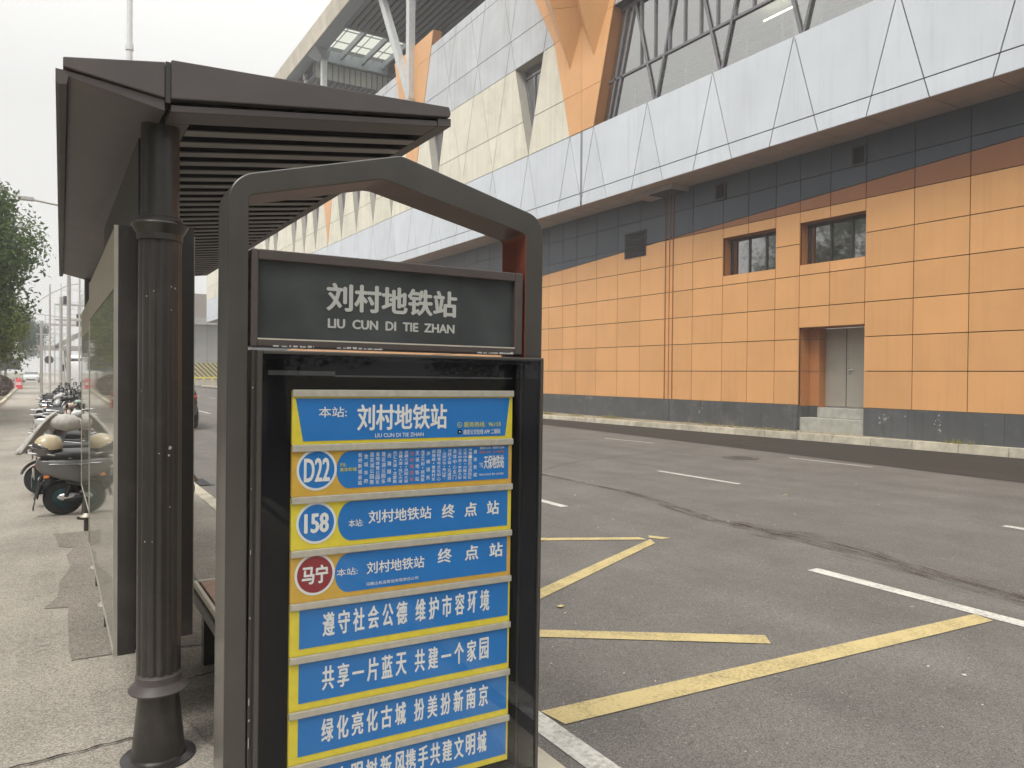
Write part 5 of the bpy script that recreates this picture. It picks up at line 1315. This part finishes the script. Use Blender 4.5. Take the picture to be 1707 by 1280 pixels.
# the nearest scooters, rear to the path (x axis towards the shelter)
def put(o, x, y, a, lean=6):
    sc = .88; o.scale = (sc, sc, sc*1.0); o.location = (x+.06, y, .1); o.rotation_euler = (R_(lean), 0, R_(a))
put(s0, .60, 9.35, 3); put(s1, .60, 10.05, 6, -4); put(s2, .42, 10.95, 174); put(s3, .55, 12.3, -4); put(s4, .7, 14.4, 8); put(s5, .6, 15.9, 176)
rnd = random.Random(5); y = 12.9; k = 0
seqs = [1, 3, 1, 0, 5, 1, 4, 3, 1, 2, 1, 3, 0, 4, 1, 5, 3, 1, 2, 3, 1, 3, 4, 1, 3, 0, 1, 3, 5, 1, 3, 1, 4]
seqs = seqs[:34]
names_ = {0: 'graphite scooter in the parked row', 1: 'white scooter in the parked row', 2: 'grey scooter with quilted cover in the row', 3: 'black scooter with front basket in the row', 4: 'mint green scooter in the parked row', 5: 'beige scooter in the parked row'}
def ordn(n):
    a = ['', 'first', 'second', 'third', 'fourth', 'fifth', 'sixth', 'seventh', 'eighth', 'ninth', 'tenth', 'eleventh', 'twelfth', 'thirteenth', 'fourteenth', 'fifteenth', 'sixteenth', 'seventeenth', 'eighteenth', 'nineteenth']
    if n < 20: return a[n]
    t_ = {2: ('twentieth', 'twenty-'), 3: ('thirtieth', 'thirty-')}[n//10]
    return t_[0] if n % 10 == 0 else t_[1]+a[n % 10]
for j, q in enumerate(seqs):
    if abs(y-14.4) < .35 or abs(y-15.9) < .35: y += .6
    c = copy_tree(protos[q]); c['label'] = names_[q]+', %s from the shelter end' % ordn(j+5)
    put(c, .55+rnd.uniform(-.14, .22), y, (0 if rnd.random() < .6 else 180)+rnd.uniform(-11, 11), rnd.uniform(-8, 8)); y += rnd.uniform(.50, .66)
MB_ = None
# helmets
def helmet(loc, rz, m, label):
    h = empty('helmet', loc, rz, label, 'helmet')
    mb = MB(); mb.ball((0, 0, .10), (.135, .115, .125), 20, 12, -.25); mb.build('shell', m, h, smooth=60)
    mb = MB(); mb.ball((.028, 0, .075), (.128, .112, .105), 20, 10, -.75); o = mb.build('visor', glass('helmet_visor', refl=1.4, base=.12, opaque=(.06, .05, .05)), h, smooth=60)
    mb = MB(); mb.tube([(0, .1, .05), (.02, .05, -.06), (.02, -.05, -.06), (0, -.1, .05)], .006, 5); mb.build('strap', MT['rubber'], h)
    if 'teal' in label: h.scale = (.6, .6, .6)
    return h
helmet((-.02, 9.22, .745), R_(190), mat('cream_helmet', (.62, .52, .34), .3, coat=.5, var=.05), 'cream helmet with clear visor resting on the rear of the nearest scooter')
ht = helmet((.04, 9.62, .79), R_(160), mat('teal_helmet', (.015, .16, .20), .35, coat=.5, var=.05), 'small teal helmet on the seat of the nearest scooter')
helmet((.12, 11.75, .80), R_(200), mat('red_helmet', (.5, .03, .03), .35, coat=.5, var=.05), 'red helmet resting between the quilted scooter and the black one')
helmet((.75, 14.4, .78), R_(200), mat('white_helmet', (.7, .7, .68), .35, coat=.5, var=.05), 'white helmet on the mint green scooter')

# ================================================================== HAZE
mb = MB(); mb.box(-90, 90, -45, 260, -1.2, 42)
hz = mb.build('haze', bpy.data.materials.new('haze_air')); hz['kind'] = 'stuff'; hz['label'] = 'thin pale haze hanging over the whole street'
hm = hz.data.materials[0]; hm.use_nodes = True; t = hm.node_tree; t.nodes.clear()
vo_ = t.nodes.new('ShaderNodeVolumePrincipled'); vo_.inputs['Color'].default_value = (.95, .96, 1, 1); vo_.inputs['Density'].default_value = .0024; vo_.inputs['Anisotropy'].default_value = .2
mo = t.nodes.new('ShaderNodeOutputMaterial'); t.links.new(vo_.outputs[0], mo.inputs['Volume'])
